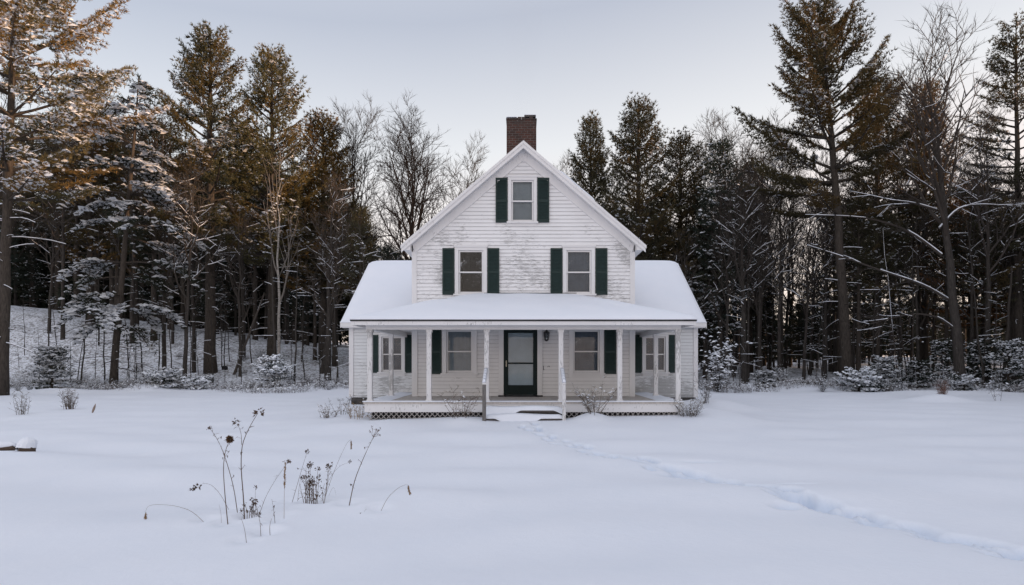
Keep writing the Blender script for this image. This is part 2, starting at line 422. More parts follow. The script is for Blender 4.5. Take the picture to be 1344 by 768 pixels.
def siding(mb, fmap, z0, z1, width, holes, row=.115, lip=.02, zref=.6):
    """rows of lapped boards; fmap(u, z, out) -> point; width(z) -> (u0, u1); holes (u0,u1,z0,z1)"""
    k = math.floor((z0-zref)/row); z = zref+k*row
    while z < z1-1e-6:
        cuts = sorted(set([max(z, z0), min(z+row, z1)] + [c for h in holes for c in (h[2], h[3]) if max(z, z0) < c < min(z+row, z1)]))
        for a, b in zip(cuts[:-1], cuts[1:]):
            if b-a < 1e-5: continue
            mid = (a+b)/2; l0, r0 = width(a); l1, r1 = width(b)
            lm, rm = width(mid)
            if rm-lm < .01: continue
            hs = sorted([(h[0], h[1]) for h in holes if h[2] < mid < h[3]])
            ivs = []; cur = None
            edges = [('s',)]
            pts = []
            for h in hs: pts += [h[0], h[1]]
            us = [None] + pts + [None]
            for j in range(0, len(us), 2):
                ivs.append((us[j], us[j+1]))
            oa = lip*(1-(a-z)/row); ob = lip*(1-(b-z)/row)
            for (u0, u1) in ivs:
                ul0, ul1 = (l0, l1) if u0 is None else (u0, u0)
                ur0, ur1 = (r0, r1) if u1 is None else (u1, u1)
                if ur0-ul0 < 1e-4 and ur1-ul1 < 1e-4: continue
                mb.face([fmap(ul0, a, oa), fmap(ur0, a, oa), fmap(ur1, b, ob), fmap(ul1, b, ob)])
                if abs(a-z) < 1e-5:
                    mb.face([fmap(ul0, a, 0), fmap(ur0, a, 0), fmap(ur0, a, oa), fmap(ul0, a, oa)])
        z += row

# openings on the main front: (cx, z0, z1, w)
UP_L = (-1.60, 3.72, 5.05, .76); UP_R = (1.69, 3.72, 5.05, .76); ATT = (-.03, 5.92, 7.19, .68)
LO_L = (-1.95, 1.31, 2.62, .80); LO_R = (1.92, 1.31, 2.62, .80)
DOOR = (-.09, ZF+.02, 2.64, 1.03)
def hole(w): return (w[0]-w[3]/2, w[0]+w[3]/2, w[1], w[2])
def wmain(z):
    w = min(HW, (APEX-.12-z)/SLOPE)
    return (-w, w)
PORCH_TOP = 3.0
mb = MB(); siding(mb, lambda u, z, o: (u, YW-o, z), 2.66, APEX-.2, wmain, [hole(UP_L), hole(UP_R), hole(ATT)])
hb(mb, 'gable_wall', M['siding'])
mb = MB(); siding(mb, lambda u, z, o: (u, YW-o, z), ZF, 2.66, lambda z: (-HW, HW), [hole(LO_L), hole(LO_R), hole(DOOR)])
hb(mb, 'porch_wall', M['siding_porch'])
WN_L = (-4.55, 1.30, 2.52, .72); WN_R = (4.56, 1.30, 2.52, .72)
for s, wn in ((-1, WN_L), (1, WN_R)):
    mb = MB()
    siding(mb, lambda u, z, o: (u, YWING-o, z), .42, 3.02, lambda z: (min(s*HW, s*WX), max(s*HW, s*WX)), [hole(wn)])
    # outer gable end of the wing
    def wg(z): 
        w = min(3.5, max(0, (5.62-z)/.76)); return (24.6-w, 24.6+w)
    siding(mb, lambda u, z, o: (s*(WX+o), u, z), .42, 5.6, wg, [])
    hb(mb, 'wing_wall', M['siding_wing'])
    mb = MB(); mb.box(min(s*HW, s*(WX-.03)), max(s*HW, s*(WX-.03)), YWING+.03, 28, -.3, .43); hb(mb, 'foundation', M['stone'])
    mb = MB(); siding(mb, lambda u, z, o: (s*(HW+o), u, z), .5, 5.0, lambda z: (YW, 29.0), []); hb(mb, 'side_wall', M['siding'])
# rear wall closes the block
mb = MB(); mb.face([(-HW, 29, .3), (-HW, 29, 5.2), (0, 29, 8.1), (HW, 29, 5.2), (HW, 29, .3)]); mb.box(-HW+.05, HW-.05, YW+.05, 28.9, -.3, ZF-.02); hb(mb, 'rear_wall', M['siding'])
# corner boards and frieze
mb = MB()
for s in (-1, 1):
    x0, x1 = sorted((s*(HW-.12), s*(HW+.028)))
    mb = MB(); mb.box(x0, x1, YW-.038, YW+.1, 2.62, 5.0)
    hb(mb, 'corner_board', M['trim'])
mb = MB()
for s in (-1, 1):
    x0, x1 = sorted((s*(HW-.14), s*(HW+.03)))
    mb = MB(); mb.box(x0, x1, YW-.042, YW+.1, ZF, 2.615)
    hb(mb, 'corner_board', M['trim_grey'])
mb = MB()
for s in (-1, 1):
    x0, x1 = sorted((s*(WX-.12), s*(WX+.03)))
    mb = MB(); mb.box(x0, x1, YWING-.04, YWING+.1, .42, 2.98); hb(mb, 'corner_board', M['trim'])
    mb = MB(); mb.box(*sorted((s*HW+s*.03, s*(WX-.125))), YWING-.036, YWING, 2.84, 2.99); hb(mb, 'frieze_board', M['trim'])

# main roof: slabs, rake boards, snow
yr0, yr1 = YW-.32, 29.3
mb = MB()
for s in (-1, 1):
    def P(x, y, dz): return (s*x, y, APEX-x*SLOPE+dz)
    mb.hexa([P(0, yr0, -.10), P(3.64, yr0, -.10), P(3.64, yr1, -.10), P(0, yr1, -.10), P(0, yr0, 0), P(3.64, yr0, 0), P(3.64, yr1, 0), P(0, yr1, 0)])
roof = hb(mb, 'main_roof', M['roofing'])
mb = MB()
for s in (-1, 1):
    def P(x, y, dz): return (s*x, y, APEX-x*SLOPE+dz)
    # outer rake board, lower step, soffit, frieze on the wall
    mb.hexa([P(0, yr0-.03, -.20), P(3.66, yr0-.03, -.20), P(3.66, yr0-.002, -.20), P(0, yr0-.002, -.20), P(0, yr0-.03, .012), P(3.66, yr0-.03, .012), P(3.66, yr0-.002, .012), P(0, yr0-.002, .012)])
    mb.hexa([P(0, yr0-.055, -.075), P(3.68, yr0-.055, -.075), P(3.68, yr0-.033, -.075), P(0, yr0-.033, -.075), P(0, yr0-.055, .02), P(3.68, yr0-.055, .02), P(3.68, yr0-.033, .02), P(0, yr0-.033, .02)])
    mb.hexa([P(0, yr0+.0, -.155), P(3.60, yr0+.0, -.155), P(3.60, YW, -.155), P(0, YW, -.155), P(0, yr0+.0, -.103), P(3.60, yr0+.0, -.103), P(3.60, YW, -.103), P(0, YW, -.103)])
    mb.hexa([P(0, YW-.05, -.47), P(3.30, YW-.05, -.47), P(3.30, YW-.005, -.47), P(0, YW-.005, -.47), P(0, YW-.05, -.16), P(3.38, YW-.05, -.16), P(3.38, YW-.005, -.16), P(0, YW-.005, -.16)])
    # boxed eave return
    x0, x1 = sorted((s*(HW+.03), s*3.62))
    zt = APEX-3.5*SLOPE
    mb.hexa([(s*(HW+.031), yr0+.01, zt-.26), (s*3.60, yr0+.01, zt-.26), (s*3.60, 29, zt-.26), (s*(HW+.031), 29, zt-.26),
             (s*(HW+.031), yr0+.01, APEX-(HW+.031)*SLOPE-.11), (s*3.60, yr0+.01, APEX-3.60*SLOPE-.11), (s*3.60, 29, APEX-3.60*SLOPE-.11), (s*(HW+.031), 29, APEX-(HW+.031)*SLOPE-.11)])
hb(mb, 'rake_board', M['trim'])
def snow_sheet(name, parent, us, vs, pos, thick, mat):
    """grid of snow: pos(u,v) base point, thick(u,v) height added in z; a skirt closes the rim"""
    mb = MB(); nu, nv = len(us), len(vs)
    top = [[None]*nv for _ in range(nu)]
    for i, u in enumerate(us):
        for j, v in enumerate(vs):
            p = pos(u, v); t = thick(u, v)
            top[i][j] = (p[0], p[1], p[2]+t)
    b = 0
    for i in range(nu):
        for j in range(nv): mb.v.append(top[i][j])
    def add(q): mb.f.append(q); mb.m.append(0); mb.c.append((1, 1, 1))
    for i in range(nu-1):
        for j in range(nv-1): add((i*nv+j, (i+1)*nv+j, (i+1)*nv+j+1, i*nv+j+1))
    ring = [(i, 0) for i in range(nu)] + [(nu-1, j) for j in range(1, nv)] + [(i, nv-1) for i in range(nu-2, -1, -1)] + [(0, j) for j in range(nv-2, 0, -1)]
    base = len(mb.v)
    for (i, j) in ring:
        p = pos(us[i], vs[j]); mb.v.append((p[0], p[1], p[2]+.003))
    n = len(ring)
    for k in range(n):
        a = ring[k]; c = ring[(k+1) % n]
        add((a[0]*nv+a[1], base+k, base+(k+1) % n, c[0]*nv+c[1]))
    return hb(mb, name, mat, parent, smooth=True)
rs = random.Random(3)
PH = [(rs.uniform(.4, 3), rs.uniform(.4, 3), rs.uniform(0, 6.28)) for _ in range(8)]
def wob(u, v): return sum(math.sin(a*u+b*v+p) for a, b, p in PH)/8
def lin(a, b, n): return [a+(b-a)*i/(n-1) for i in range(n)]
# steep roof: thin cover, a thicker remnant on the right slope
for s in (-1, 1):
    def th(u, v, s=s):
        e = min(u, 3.6-u)
        t = .045*(1-math.exp(-max(u, .02)/.05))+.015*wob(u*3, v)
        if s > 0:
            t += .26*sstep(.75, 1.25, u)*(1-sstep(2.15, 2.26, u))*sstep(yr0+.05, yr0+.5, v)*(1-sstep(24, 26, v))
        return max(.01, t)
    snow_sheet('roof_snow', roof, lin(.0, 3.62, 60), lin(yr0+.02, 29.2, 40), lambda u, v, s=s: (s*u, v, APEX-u*SLOPE+.002), th, M['snow'])

# wing roofs
ZE, ZR, YE, YR = 2.98, 5.60, 20.78, 24.6
for s in (-1, 1):
    mb = MB()
    xa, xb = s*(HW+.03), s*(WX+.22)
    def PZ(y): return ZE+(y-YE)/(YR-YE)*(ZR-ZE) if y <= YR else ZE+(2*YR-y-YE)/(YR-YE)*(ZR-ZE)
    for ya, yb in ((YE, YR), (YR, 2*YR-YE)):
        mb.hexa([(xa, ya, PZ(ya)-.12), (xb, ya, PZ(ya)-.12), (xb, yb, PZ(yb)-.12), (xa, yb, PZ(yb)-.12), (xa, ya, PZ(ya)), (xb, ya, PZ(ya)), (xb, yb, PZ(yb)), (xa, yb, PZ(yb))])
    wr = hb(mb, 'wing_roof', M['roofing'])
    mb = MB()
    mb.box(min(xa, xb), max(xa, xb), YE-.035, YE-.003, ZE-.14, ZE+.0)
    mb.box(*sorted((xa, s*(WX+.2))), YE-.003, YWING-.03, ZE-.165, ZE-.125)
    for ya, yb in ((YE, YR), (YR, 2*YR-YE)):
        x0, x1 = sorted((xb+s*.003, xb+s*.03))
        mb.hexa([(x0, ya, PZ(ya)-.17), (x1, ya, PZ(ya)-.17), (x1, yb, PZ(yb)-.17), (x0, yb, PZ(yb)-.17), (x0, ya, PZ(ya)-.01), (x1, ya, PZ(ya)-.01), (x1, yb, PZ(yb)-.01), (x0, yb, PZ(yb)-.01)])
    hb(mb, 'fascia', M['trim'], wr)
    def th(u, v):
        e = min(v-YE+.06, (WX+.24-u)); t = .22*(1-math.exp(-max(e, .0)/.12))+.03*wob(u, v)
        r_ = 1-.35*sstep(YR-.5, YR, v)
        return max(.03, t*r_)
    us = lin(HW+.03, WX+.1, 16)+lin(WX+.13, WX+.24, 5); vs = lin(YE-.05, YE+.4, 8)+lin(YE+.5, YR-.1, 16)+lin(YR, 2*YR-YE, 16)
    snow_sheet('roof_snow', wr, us, vs, lambda u, v: (s*u, v, PZ(max(v, YE)) if v > YE else ZE), th, M['snow'])

# chimney
mb = MB()
cx, cy = -.07, 22.0
mb.box(cx-.53, cx+.53, cy-.32, cy+.42, 5.5, 10.27)
rc = random.Random(11)
for k in range(2):                                    # ragged corbel courses
    z0 = 10.14-.30*k
for i in range(8):
    x0 = cx-.55+i*1.10/8
    mb.box(x0+.003, x0+1.10/8-.003, cy-.34, cy+.44, 10.273, 10.273+rc.choice((.03, .085, .09, .0401)))
chim = hb(mb, 'chimney', M['brick'])
mb = MB(); mb.box(cx+.12, cx+.50, cy-.3, cy+.3, 10.37, 10.445); hb(mb, 'chimney_cap', M['stone'], chim)
mb = MB(); mb.tube([(cx-.2, cy, 10.2), (cx-.2, cy, 10.42)], [.13, .12], 12); hb(mb, 'flue', M['stone'], chim)
mb = MB()
for (xa, xb, zt) in ((cx-.54, cx-.17, 10.40), (cx+.1, cx+.52, 10.475)):
    for i in range(4):
        x0 = xa+(xb-xa)*i/4; h = .025+.02*rc.random()
        mb.hexa([(x0, cy-.29, zt-.028), (x0+(xb-xa)/4-.002, cy-.29, zt-.028), (x0+(xb-xa)/4-.002, cy+.29, zt-.028), (x0, cy+.29, zt-.028),
                 (x0+.01, cy-.27, zt-.028+h), (x0+(xb-xa)/4-.012, cy-.27, zt-.028+h), (x0+(xb-xa)/4-.012, cy+.27, zt-.028+h), (x0+.01, cy+.27, zt-.028+h)])
hb(mb, 'chimney_snow', M['snow'], chim)

# windows
def window(w, Y, trim, casing, blind, pane, shutters=(1, 1), shw=.36, head=.05, open_frac=1.0):
    cx, z0, z1, ww = w; x0, x1 = cx-ww/2, cx+ww/2
    root = empty('window', (cx, Y-YW, z0)); root.parent = house
    mb = MB()
    c = casing
    mb.box(x0-c, x0, Y-.045, Y+.12, z0-.0, z1)                   # side casings
    mb.box(x1, x1+c, Y-.045, Y+.12, z0-.0, z1)
    mb.box(x0-c-.0, x1+c+.0, Y-.047, Y+.12, z1+.001, z1+c*.85)   # head casing
    mb.box(x0-c-.03, x1+c+.03, Y-.075, Y+.12, z1+c*.85+.001, z1+c*.85+head)   # drip cap
    mb.box(x0-c-.04, x1+c+.04, Y-.095, Y+.12, z0-.05, z0-.001)    # sill
    mb.box(x0-c-.0, x1+c+.0, Y-.04, Y-.0, z0-.14, z0-.051)       # apron
    hb(mb, 'frame', trim, root)
    mb = MB()
    zm = (z0+z1)/2; t = .05
    for (a, b, yy) in ((zm-.02, z1-.004, Y+.005), (z0+.004, zm+.02, Y+.04)):
        mb.box(x0+.004, x0+t, yy, yy+.032, a, b); mb.box(x1-t, x1-.004, yy, yy+.032, a, b)
        mb.box(x0+t+.001, x1-t-.001, yy+.001, yy+.031, b-(.045 if b > zm+.1 else .04), b-.0005)
        mb.box(x0+t+.001, x1-t-.001, yy+.001, yy+.031, a+.0005, a+(.07 if a < zm-.1 else .04))
    hb(mb, 'sash', trim, root)
    mb = MB()
    mb.face([(x0+.03, Y+.02, zm), (x1-.03, Y+.02, zm), (x1-.03, Y+.02, z1-.03), (x0+.03, Y+.02, z1-.03)])
    mb.face([(x0+.03, Y+.055, z0+.03), (x1-.03, Y+.055, z0+.03), (x1-.03, Y+.055, zm), (x0+.03, Y+.055, zm)])
    hb(mb, 'pane', pane, root)
    mb = MB()
    if blind is M['room']:
        mb.face([(x0-.3, Y+1.4, z0-.3), (x1+.3, Y+1.4, z0-.3), (x1+.3, Y+1.4, z1+.3), (x0-.3, Y+1.4, z1+.3)])
        for xs_ in (x0, x1): mb.face([(xs_, Y+.1, z0), (xs_, Y+1.4, z0-.3), (xs_, Y+1.4, z1+.3), (xs_, Y+.1, z1)])
        mb.face([(x0-.3, Y+.13, z0-.02), (x1+.3, Y+.13, z0-.02), (x1+.3, Y+1.4, z0-.3), (x0-.3, Y+1.4, z0-.3)])
        mb.face([(x0-.3, Y+.13, z1+.02), (x1+.3, Y+.13, z1+.02), (x1+.3, Y+1.4, z1+.3), (x0-.3, Y+1.4, z1+.3)])
    else:
        n = 22                                              # softly folded cloth
        for i in range(n):
            a = x0+ww*i/n; b = x0+ww*(i+1)/n
            ya = Y+.13+0.0018*math.sin(i*1.9); yb = Y+.13+.0018*math.sin((i+1)*1.9)
            mb.face([(a, ya, z0), (b, yb, z0), (b, yb, z1), (a, ya, z1)])
    hb(mb, 'room' if blind is M['room'] else 'blind', blind, root)
    for s, on in ((-1, shutters[0]), (1, shutters[1])):
        if not on: continue
        g = .015 + c
        xa, xb = (x0-g-shw, x0-g) if s < 0 else (x1+g, x1+g+shw)
        mb = MB(); Ys = Y-.035
        za, zb = z0-.03, z1+.06
        mb.box(xa, xa+.05, Ys-.03, Ys, za, zb); mb.box(xb-.05, xb, Ys-.03, Ys, za, zb)
        zmid = za+(zb-za)*.48
        for (p, q) in ((za, za+.09), (zmid-.035, zmid+.035), (zb-.07, zb)): mb.box(xa+.051, xb-.051, Ys-.029, Ys, p, q)
        for (p, q) in ((za+.09, zmid-.035), (zmid+.035, zb-.07)):
            nn = int((q-p)/.042)
            for i in range(nn):
                zz = p+(q-p)*i/nn; hh = (q-p)/nn
                mb.hexa([(xa+.05, Ys-.024, zz), (xb-.05, Ys-.024, zz), (xb-.05, Ys-.018, zz), (xa+.05, Ys-.018, zz),
                         (xa+.05, Ys-.008, zz+hh*1.1), (xb-.05, Ys-.008, zz+hh*1.1), (xb-.05, Ys-.002, zz+hh*1.1), (xa+.05, Ys-.002, zz+hh*1.1)])
        hb(mb, 'shutter', M['green'], root)
    return root
window(UP_L, YW, M['trim'], .11, M['room'], M['frosted'])['label'] = 'upper window with dark frosted panes and no blind'
window(UP_R, YW, M['trim'], .11, M['blind_dark'], M['glass'])
window(ATT, YW, M['trim'], .10, M['blind'], M['glass'])['label'] = 'small attic window under the gable peak'
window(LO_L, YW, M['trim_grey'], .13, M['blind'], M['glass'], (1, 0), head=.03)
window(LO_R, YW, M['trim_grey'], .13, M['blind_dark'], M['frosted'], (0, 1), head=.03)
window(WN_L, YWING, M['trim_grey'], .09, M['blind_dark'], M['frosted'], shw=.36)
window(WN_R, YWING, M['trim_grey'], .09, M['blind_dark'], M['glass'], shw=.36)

# front door
cx, z0, z1, ww = DOOR; x0, x1 = cx-ww/2, cx+ww/2
door = empty('door', (cx, 0, z0)); door.parent = house
mb = MB()
mb.box(x0-.15, x0, YW-.045, YW+.12, ZF+.02, z1); mb.box(x1, x1+.15, YW-.045, YW+.12, ZF+.02, z1); mb.box(x0-.15, x1+.15, YW-.047, YW+.12, z1+.001, z1+.10)
hb(mb, 'door_frame', M['trim_grey'], door)
mb = MB()
g0, g1 = cx-.375, cx+.385
mb.box(x0+.003, g0, YW-.02, YW+.03, z0+.03, z1-.003); mb.box(g1, x1-.003, YW-.02, YW+.03, z0+.03, z1-.003)
mb.box(g0+.001, g1-.001, YW-.019, YW+.03, z0+.03, .94); mb.box(g0+.001, g1-.001, YW-.019, YW+.03, 2.53, z1-.003); mb.box(g0+.001, g1-.001, YW-.022, YW+.03, 1.585, 1.63)
mb.box(x0+.05, x1-.05, YW-.028, YW-.021, z0+.04, z0+.16)
hb(mb, 'storm_door', M['door_green'], door, bevel=.004)
mb = MB(); mb.face([(g0, YW+.0, .93), (g1, YW+.0, .93), (g1, YW+.0, 2.54), (g0, YW+.0, 2.54)]); hb(mb, 'pane', M['glass'], door)
mb = MB(); mb.face([(g0-.05, YW+.04, .6), (g1+.05, YW+.04, .6), (g1+.05, YW+.04, 2.6), (g0-.05, YW+.04, 2.6)]); hb(mb, 'door_blind', M['doorblind'], door)
mb = MB(); mb.box(x0-.16, x1+.16, YW-.16, YW-.022, ZF+.001, ZF+.038); hb(mb, 'threshold', M['dark'], door)
mb = MB()
for zz in (1.55, 1.64): mb.tube([(x0+.085, YW-.02, zz), (x0+.085, YW-.05, zz), (x0+.085, YW-.075, zz)], [.018, .024, .016], 10)
mb.box(x0+.068, x0+.102, YW-.026, YW-.0205, 1.5, 1.69)
hb(mb, 'handle', M['brass'], door)
# wall lantern
lx, lz = .70, 2.30
lamp = empty('wall_lantern', (lx, -.0, lz)); lamp.parent = house
mb = MB(); Yl = YW-.14
mb.box(lx-.035, lx+.035, YW-.035, YW-.02, lz+.08, lz+.24)
mb.tube([(lx, YW-.03, lz+.2), (lx, YW-.08, lz+.30), (lx, Yl, lz+.31), (lx, Yl, lz+.27)], [.012]*4, 6)
mb.tube([(lx, Yl, lz+.225), (lx, Yl, lz+.245), (lx, Yl, lz+.285), (lx, Yl, lz+.33)], [.098, .09, .04, .008], 6)
mb.tube([(lx, Yl, lz-.03), (lx, Yl, lz), (lx, Yl, lz+.03)], [.015, .06, .07], 6)
for k in range(6):
    a = 2*math.pi*k/6
    mb.tube([(lx+.062*math.cos(a), Yl+.062*math.sin(a), lz+.03), (lx+.09*math.cos(a), Yl+.09*math.sin(a), lz+.23)], [.008, .008], 4)
hb(mb, 'lantern_body', M['black'], lamp)
mb = MB(); mb.tube([(lx, Yl, lz+.03), (lx, Yl, lz+.225)], [.05, .076], 6); hb(mb, 'lantern_glass', M['frosted'], lamp)
# leftover hooks of a lost house number beside the door
mb = MB()
mb.box(.602, .615, YW-.04, YW-.022, 1.42, 1.53); mb.box(.602, .64, YW-.04, YW-.022, 1.405, 1.418)
mb.tube([(.74, YW-.035, 1.49), (.755, YW-.035, 1.52), (.785, YW-.035, 1.525), (.80, YW-.035, 1.49)], [.008]*4, 5)
hb(mb, 'wall_hook', M['black'])

# porch
mb = MB()
mb.box(-4.2, 4.2, YF-.12, YW-.048, ZF-.05, ZF)
for s in (-1, 1): mb.box(*sorted((s*(HW+.05), s*4.2)), YW-.047, YWING-.045, ZF-.05, ZF-.0)
porch_floor = hb(mb, 'porch_floor', M['floor'])
mb = MB()
mb.box(-4.17, 4.17, YF-.10, YF-.06, .33, ZF-.051)
for s in (-1, 1): mb.box(*sorted((s*4.13, s*4.17)), YF-.06, YWING-.05, .33, ZF-.051)
hb(mb, 'porch_skirt', M['trim'], porch_floor)
mb = MB(); mb.box(-4.05, 4.05, YF+.15, YF+.2, -.2, .5); hb(mb, 'crawl_space_shade', M['dark'], porch_floor)  # dark board standing in for the shade behind the lattice
# diamond lattice under the floor
mb = MB()
def lattice(xa, xb, zlo, zhi, Y):
    p = .135
    for d, off in ((1, 0), (-1, .012)):
        u = xa-(zhi-zlo)
        while u < xb+(zhi-zlo):
            a, b = (u, zlo), (u+(zhi-zlo), zhi)
            if d < 0: a, b = (u+(zhi-zlo), zlo), (u, zhi)
            # clip to the panel
            pts = [a, b]; ok = True
            lo, hi = 0., 1.
            dx = b[0]-a[0]
            for lim, sg in ((xa, 1), (xb, -1)):
                fa = sg*(a[0]-lim); fb = sg*(b[0]-lim)
                if fa < 0 and fb < 0: ok = False
                elif fa < 0: lo = max(lo, fa/(fa-fb))
                elif fb < 0: hi = min(hi, fa/(fa-fb))
            if ok and hi-lo > .05:
                A = (a[0]+dx*lo, a[1]+(zhi-zlo)*lo); B = (a[0]+dx*hi, a[1]+(zhi-zlo)*hi); w = .014
                mb.hexa([(A[0]-w, Y+off, A[1]), (A[0]+w, Y+off, A[1]), (A[0]+w, Y+off+.008, A[1]), (A[0]-w, Y+off+.008, A[1]),
                         (B[0]-w, Y+off, B[1]), (B[0]+w, Y+off, B[1]), (B[0]+w, Y+off+.008, B[1]), (B[0]-w, Y+off+.008, B[1])])
            u += p
lattice(-4.1, -1.05, -.05, .328, YF-.06); lattice(1.05, 4.1, -.05, .328, YF-.06)
hb(mb, 'lattice', M['lattice'], porch_floor)
us = lin(-4.22, -3.9, 5)+lin(-3.7, 3.7, 60)+lin(3.9, 4.22, 5)
snow_sheet('porch_snow', porch_floor, us, lin(YF-.135, YF+.5, 10), lambda u, v: (u, v, ZF+.001), lambda u, v: max(.004, .028*(1-sstep(YF-.05, YF+.45, v))*(1 if abs(u) > 1 else .7)+.008*wob(u*4, v*3)), M['snow'])
for s in (-1, 1):
    us = lin(HW+.25, 4.22, 10); us = us if s > 0 else [-u for u in reversed(us)]
    snow_sheet('porch_snow', porch_floor, us, lin(YF+.51, YWING-.3, 16), lambda u, v: (u, v, ZF+.001), lambda u, v: max(.003, .022*sstep(HW+.2, 4.1, abs(u))+.008*wob(u*4, v*3)), M['snow'])
# posts
posts = [(-4.05, YF), (-2.49, YF), (-.97, YF), (.99, YF), (2.54, YF), (4.08, YF), (-4.07, YW+.15), (4.07, YW+.15)]
rp = random.Random(8)
for (px, py) in posts:
    mb = MB(); h = .062
    mb.box(px-h, px+h, py-h, py+h, ZF+.002, 2.50)
    o = hb(mb, 'porch_post', M['post'], bevel=.008)
    mb = MB(); mb.box(px-h-.02, px+h+.02, py-h-.02, py+h+.02, ZF+.002, ZF+.06); hb(mb, 'post_base', M['post'], o)
    mb = MB(); mb.box(px-h-.018, px+h+.018, py-h-.018, py+h+.018, 2.43, 2.498)
    hb(mb, 'post_cap', M['post'], o)
# beams, ceiling, fascia
mb = MB()
mb.box(-4.15, 4.15, YF-.07, YF+.07, 2.50, 2.66)
for s in (-1, 1): mb.box(*sorted((s*4.01, s*4.15)), YF+.071, YWING-.05, 2.50, 2.658)
hb(mb, 'porch_beam', M['trim_grey'])
mb = MB()
mb.box(-4.40, 4.40, 15.86, YW-.05, 2.662, 2.69)
for s in (-1, 1): mb.box(*sorted((s*(HW+.04), s*4.40)), YW-.049, YWING-.042, 2.662, 2.69)
hb(mb, 'porch_ceiling', M['trim_grey'])
PXE, PYE, PZE, PSL = 4.46, 15.79, 2.705, .314
def proof(x, y): return PZE+PSL*max(0, min(y-PYE, PXE-abs(x)))
def psnow(x, y):
    a, b = y-PYE, PXE-abs(x); k = .35
    h = max(k-abs(a-b), 0)/k
    return PZE+PSL*(min(a, b)-h*h*k*.25)
mb = MB()
mb.box(-PXE, PXE, PYE-.03, PYE-.002, 2.60, 2.70)
for s in (-1, 1): mb.box(*sorted((s*(PXE+.002), s*(PXE-.026))), PYE, YWING-.05, 2.60, 2.70)
hb(mb, 'porch_fascia', M['trim'])
mb = MB()
xr = PXE-(YW-PYE)
def top(x, y): return (x, y, proof(x, y))
mb.face([top(-PXE, PYE), top(PXE, PYE), top(xr, YW-.02), top(-xr, YW-.02)])
for s in (-1, 1):
    mb.face([top(s*PXE, PYE), top(s*PXE, YWING-.03), top(s*(HW+.02), YWING-.03), top(s*(HW+.02), YW-.02), top(s*xr, YW-.02)])
# dark drip edge standing a little proud of the fascia
mb.box(-PXE-.02, PXE+.02, PYE-.05, PYE+.05, 2.701, 2.738)
for s in (-1, 1): mb.box(*sorted((s*(PXE+.02), s*(PXE-.05))), PYE+.051, YWING-.05, 2.701, 2.738)
proofo = hb(mb, 'porch_roof', M['roofing'])
ys_ = [PYE-.055, PYE-.03, PYE, PYE+.05, PYE+.12, PYE+.22]+lin(PYE+.4, YW-.06, 18)+[YW-.023]
def pth(u, v):
    e = min(v-(PYE-.055), (PXE+.03)-abs(u))
    return max(.012, .17*(1-math.exp(-max(e, 0)/(.11*(1+.6*wob(u*1.3, 2.)))))+.045*wob(u*.7, v)+.022*wob(u*2.3, v*2)*(1-math.exp(-max(e, 0)/.1)))
xs_ = lin(PXE-.25, PXE+.03, 8)
us = [-x for x in reversed(xs_)]+lin(-PXE+.4, PXE-.4, 60)+xs_
def ppos(u, v):
    e_ = max(0, 1-(v-(PYE-.055))/.25)
    return (u, v-.035*e_*(wob(u*1.9, 1.)+.6*wob(u*6.1, 3.)+.4), max(psnow(max(-PXE+.01, min(PXE-.01, u)), max(v, PYE+.01)), PZE+.035))
snow_sheet('porch_roof_snow', proofo, us, ys_, ppos, pth, M['snow'])
for s in (-1, 1):
    us = lin(HW+.03, PXE-.3, 8)+xs_
    us = us if s > 0 else [-u for u in reversed(us)]
    def pth2(u, v):
        e = (PXE+.03)-abs(u); return max(.012, .17*(1-math.exp(-max(e, 0)/(.11*(1+.6*wob(u*1.3, 2.)))))+.045*wob(u*.7, v)+.022*wob(u*2.3, v*2)*(1-math.exp(-max(e, 0)/.1)))
    snow_sheet('porch_roof_snow', proofo, us, lin(YW-.024, YWING-.03, 14), ppos, pth2, M['snow'])
# flashing line at the wall above the porch roof
mb = MB(); mb.box(-1.2, 1.62, YW-.05, YW-.022, 3.735, 3.75); hb(mb, 'flashing', M['roofing'], proofo)

# steps and hand rails
steps = empty('porch_steps', (0, YF-.12-YW, 0)); steps.parent = house
for k, (z, ya, yb) in enumerate(((.40, YF-.40, YF-.125), (.22, YF-.72, YF-.405))):
    mb = MB(); mb.box(-1.0, 1.0, ya, yb, z-.05, z); mb.box(-.98, .98, yb-.03, yb-.002, z-.2, z-.052)
    st = hb(mb, 'step', M['greywood'], steps)
    us = lin(-1.03, 1.03, 40)
    def th(u, v, ya=ya, k=k):
        e = v-(ya-.06)
        t = .10*(1-math.exp(-max(e, 0)/.03))+.02*wob(u*2.5+k*2, v*3)+.015*math.sin(u*4.2+k*2.1)
        return max(.02, t*(1-sstep(.9, 1.05, abs(u))*.7))
    snow_sheet('step_snow', st, us, [ya-.07, ya-.045]+lin(ya-.02, yb-.01, 9), lambda u, v, z=z, ya=ya: (u, v, z-(.15*max(0, min(1, .25+math.sin(u*3.1+z*9))) if v < ya-.03 else -.002)), th, M['snow'])
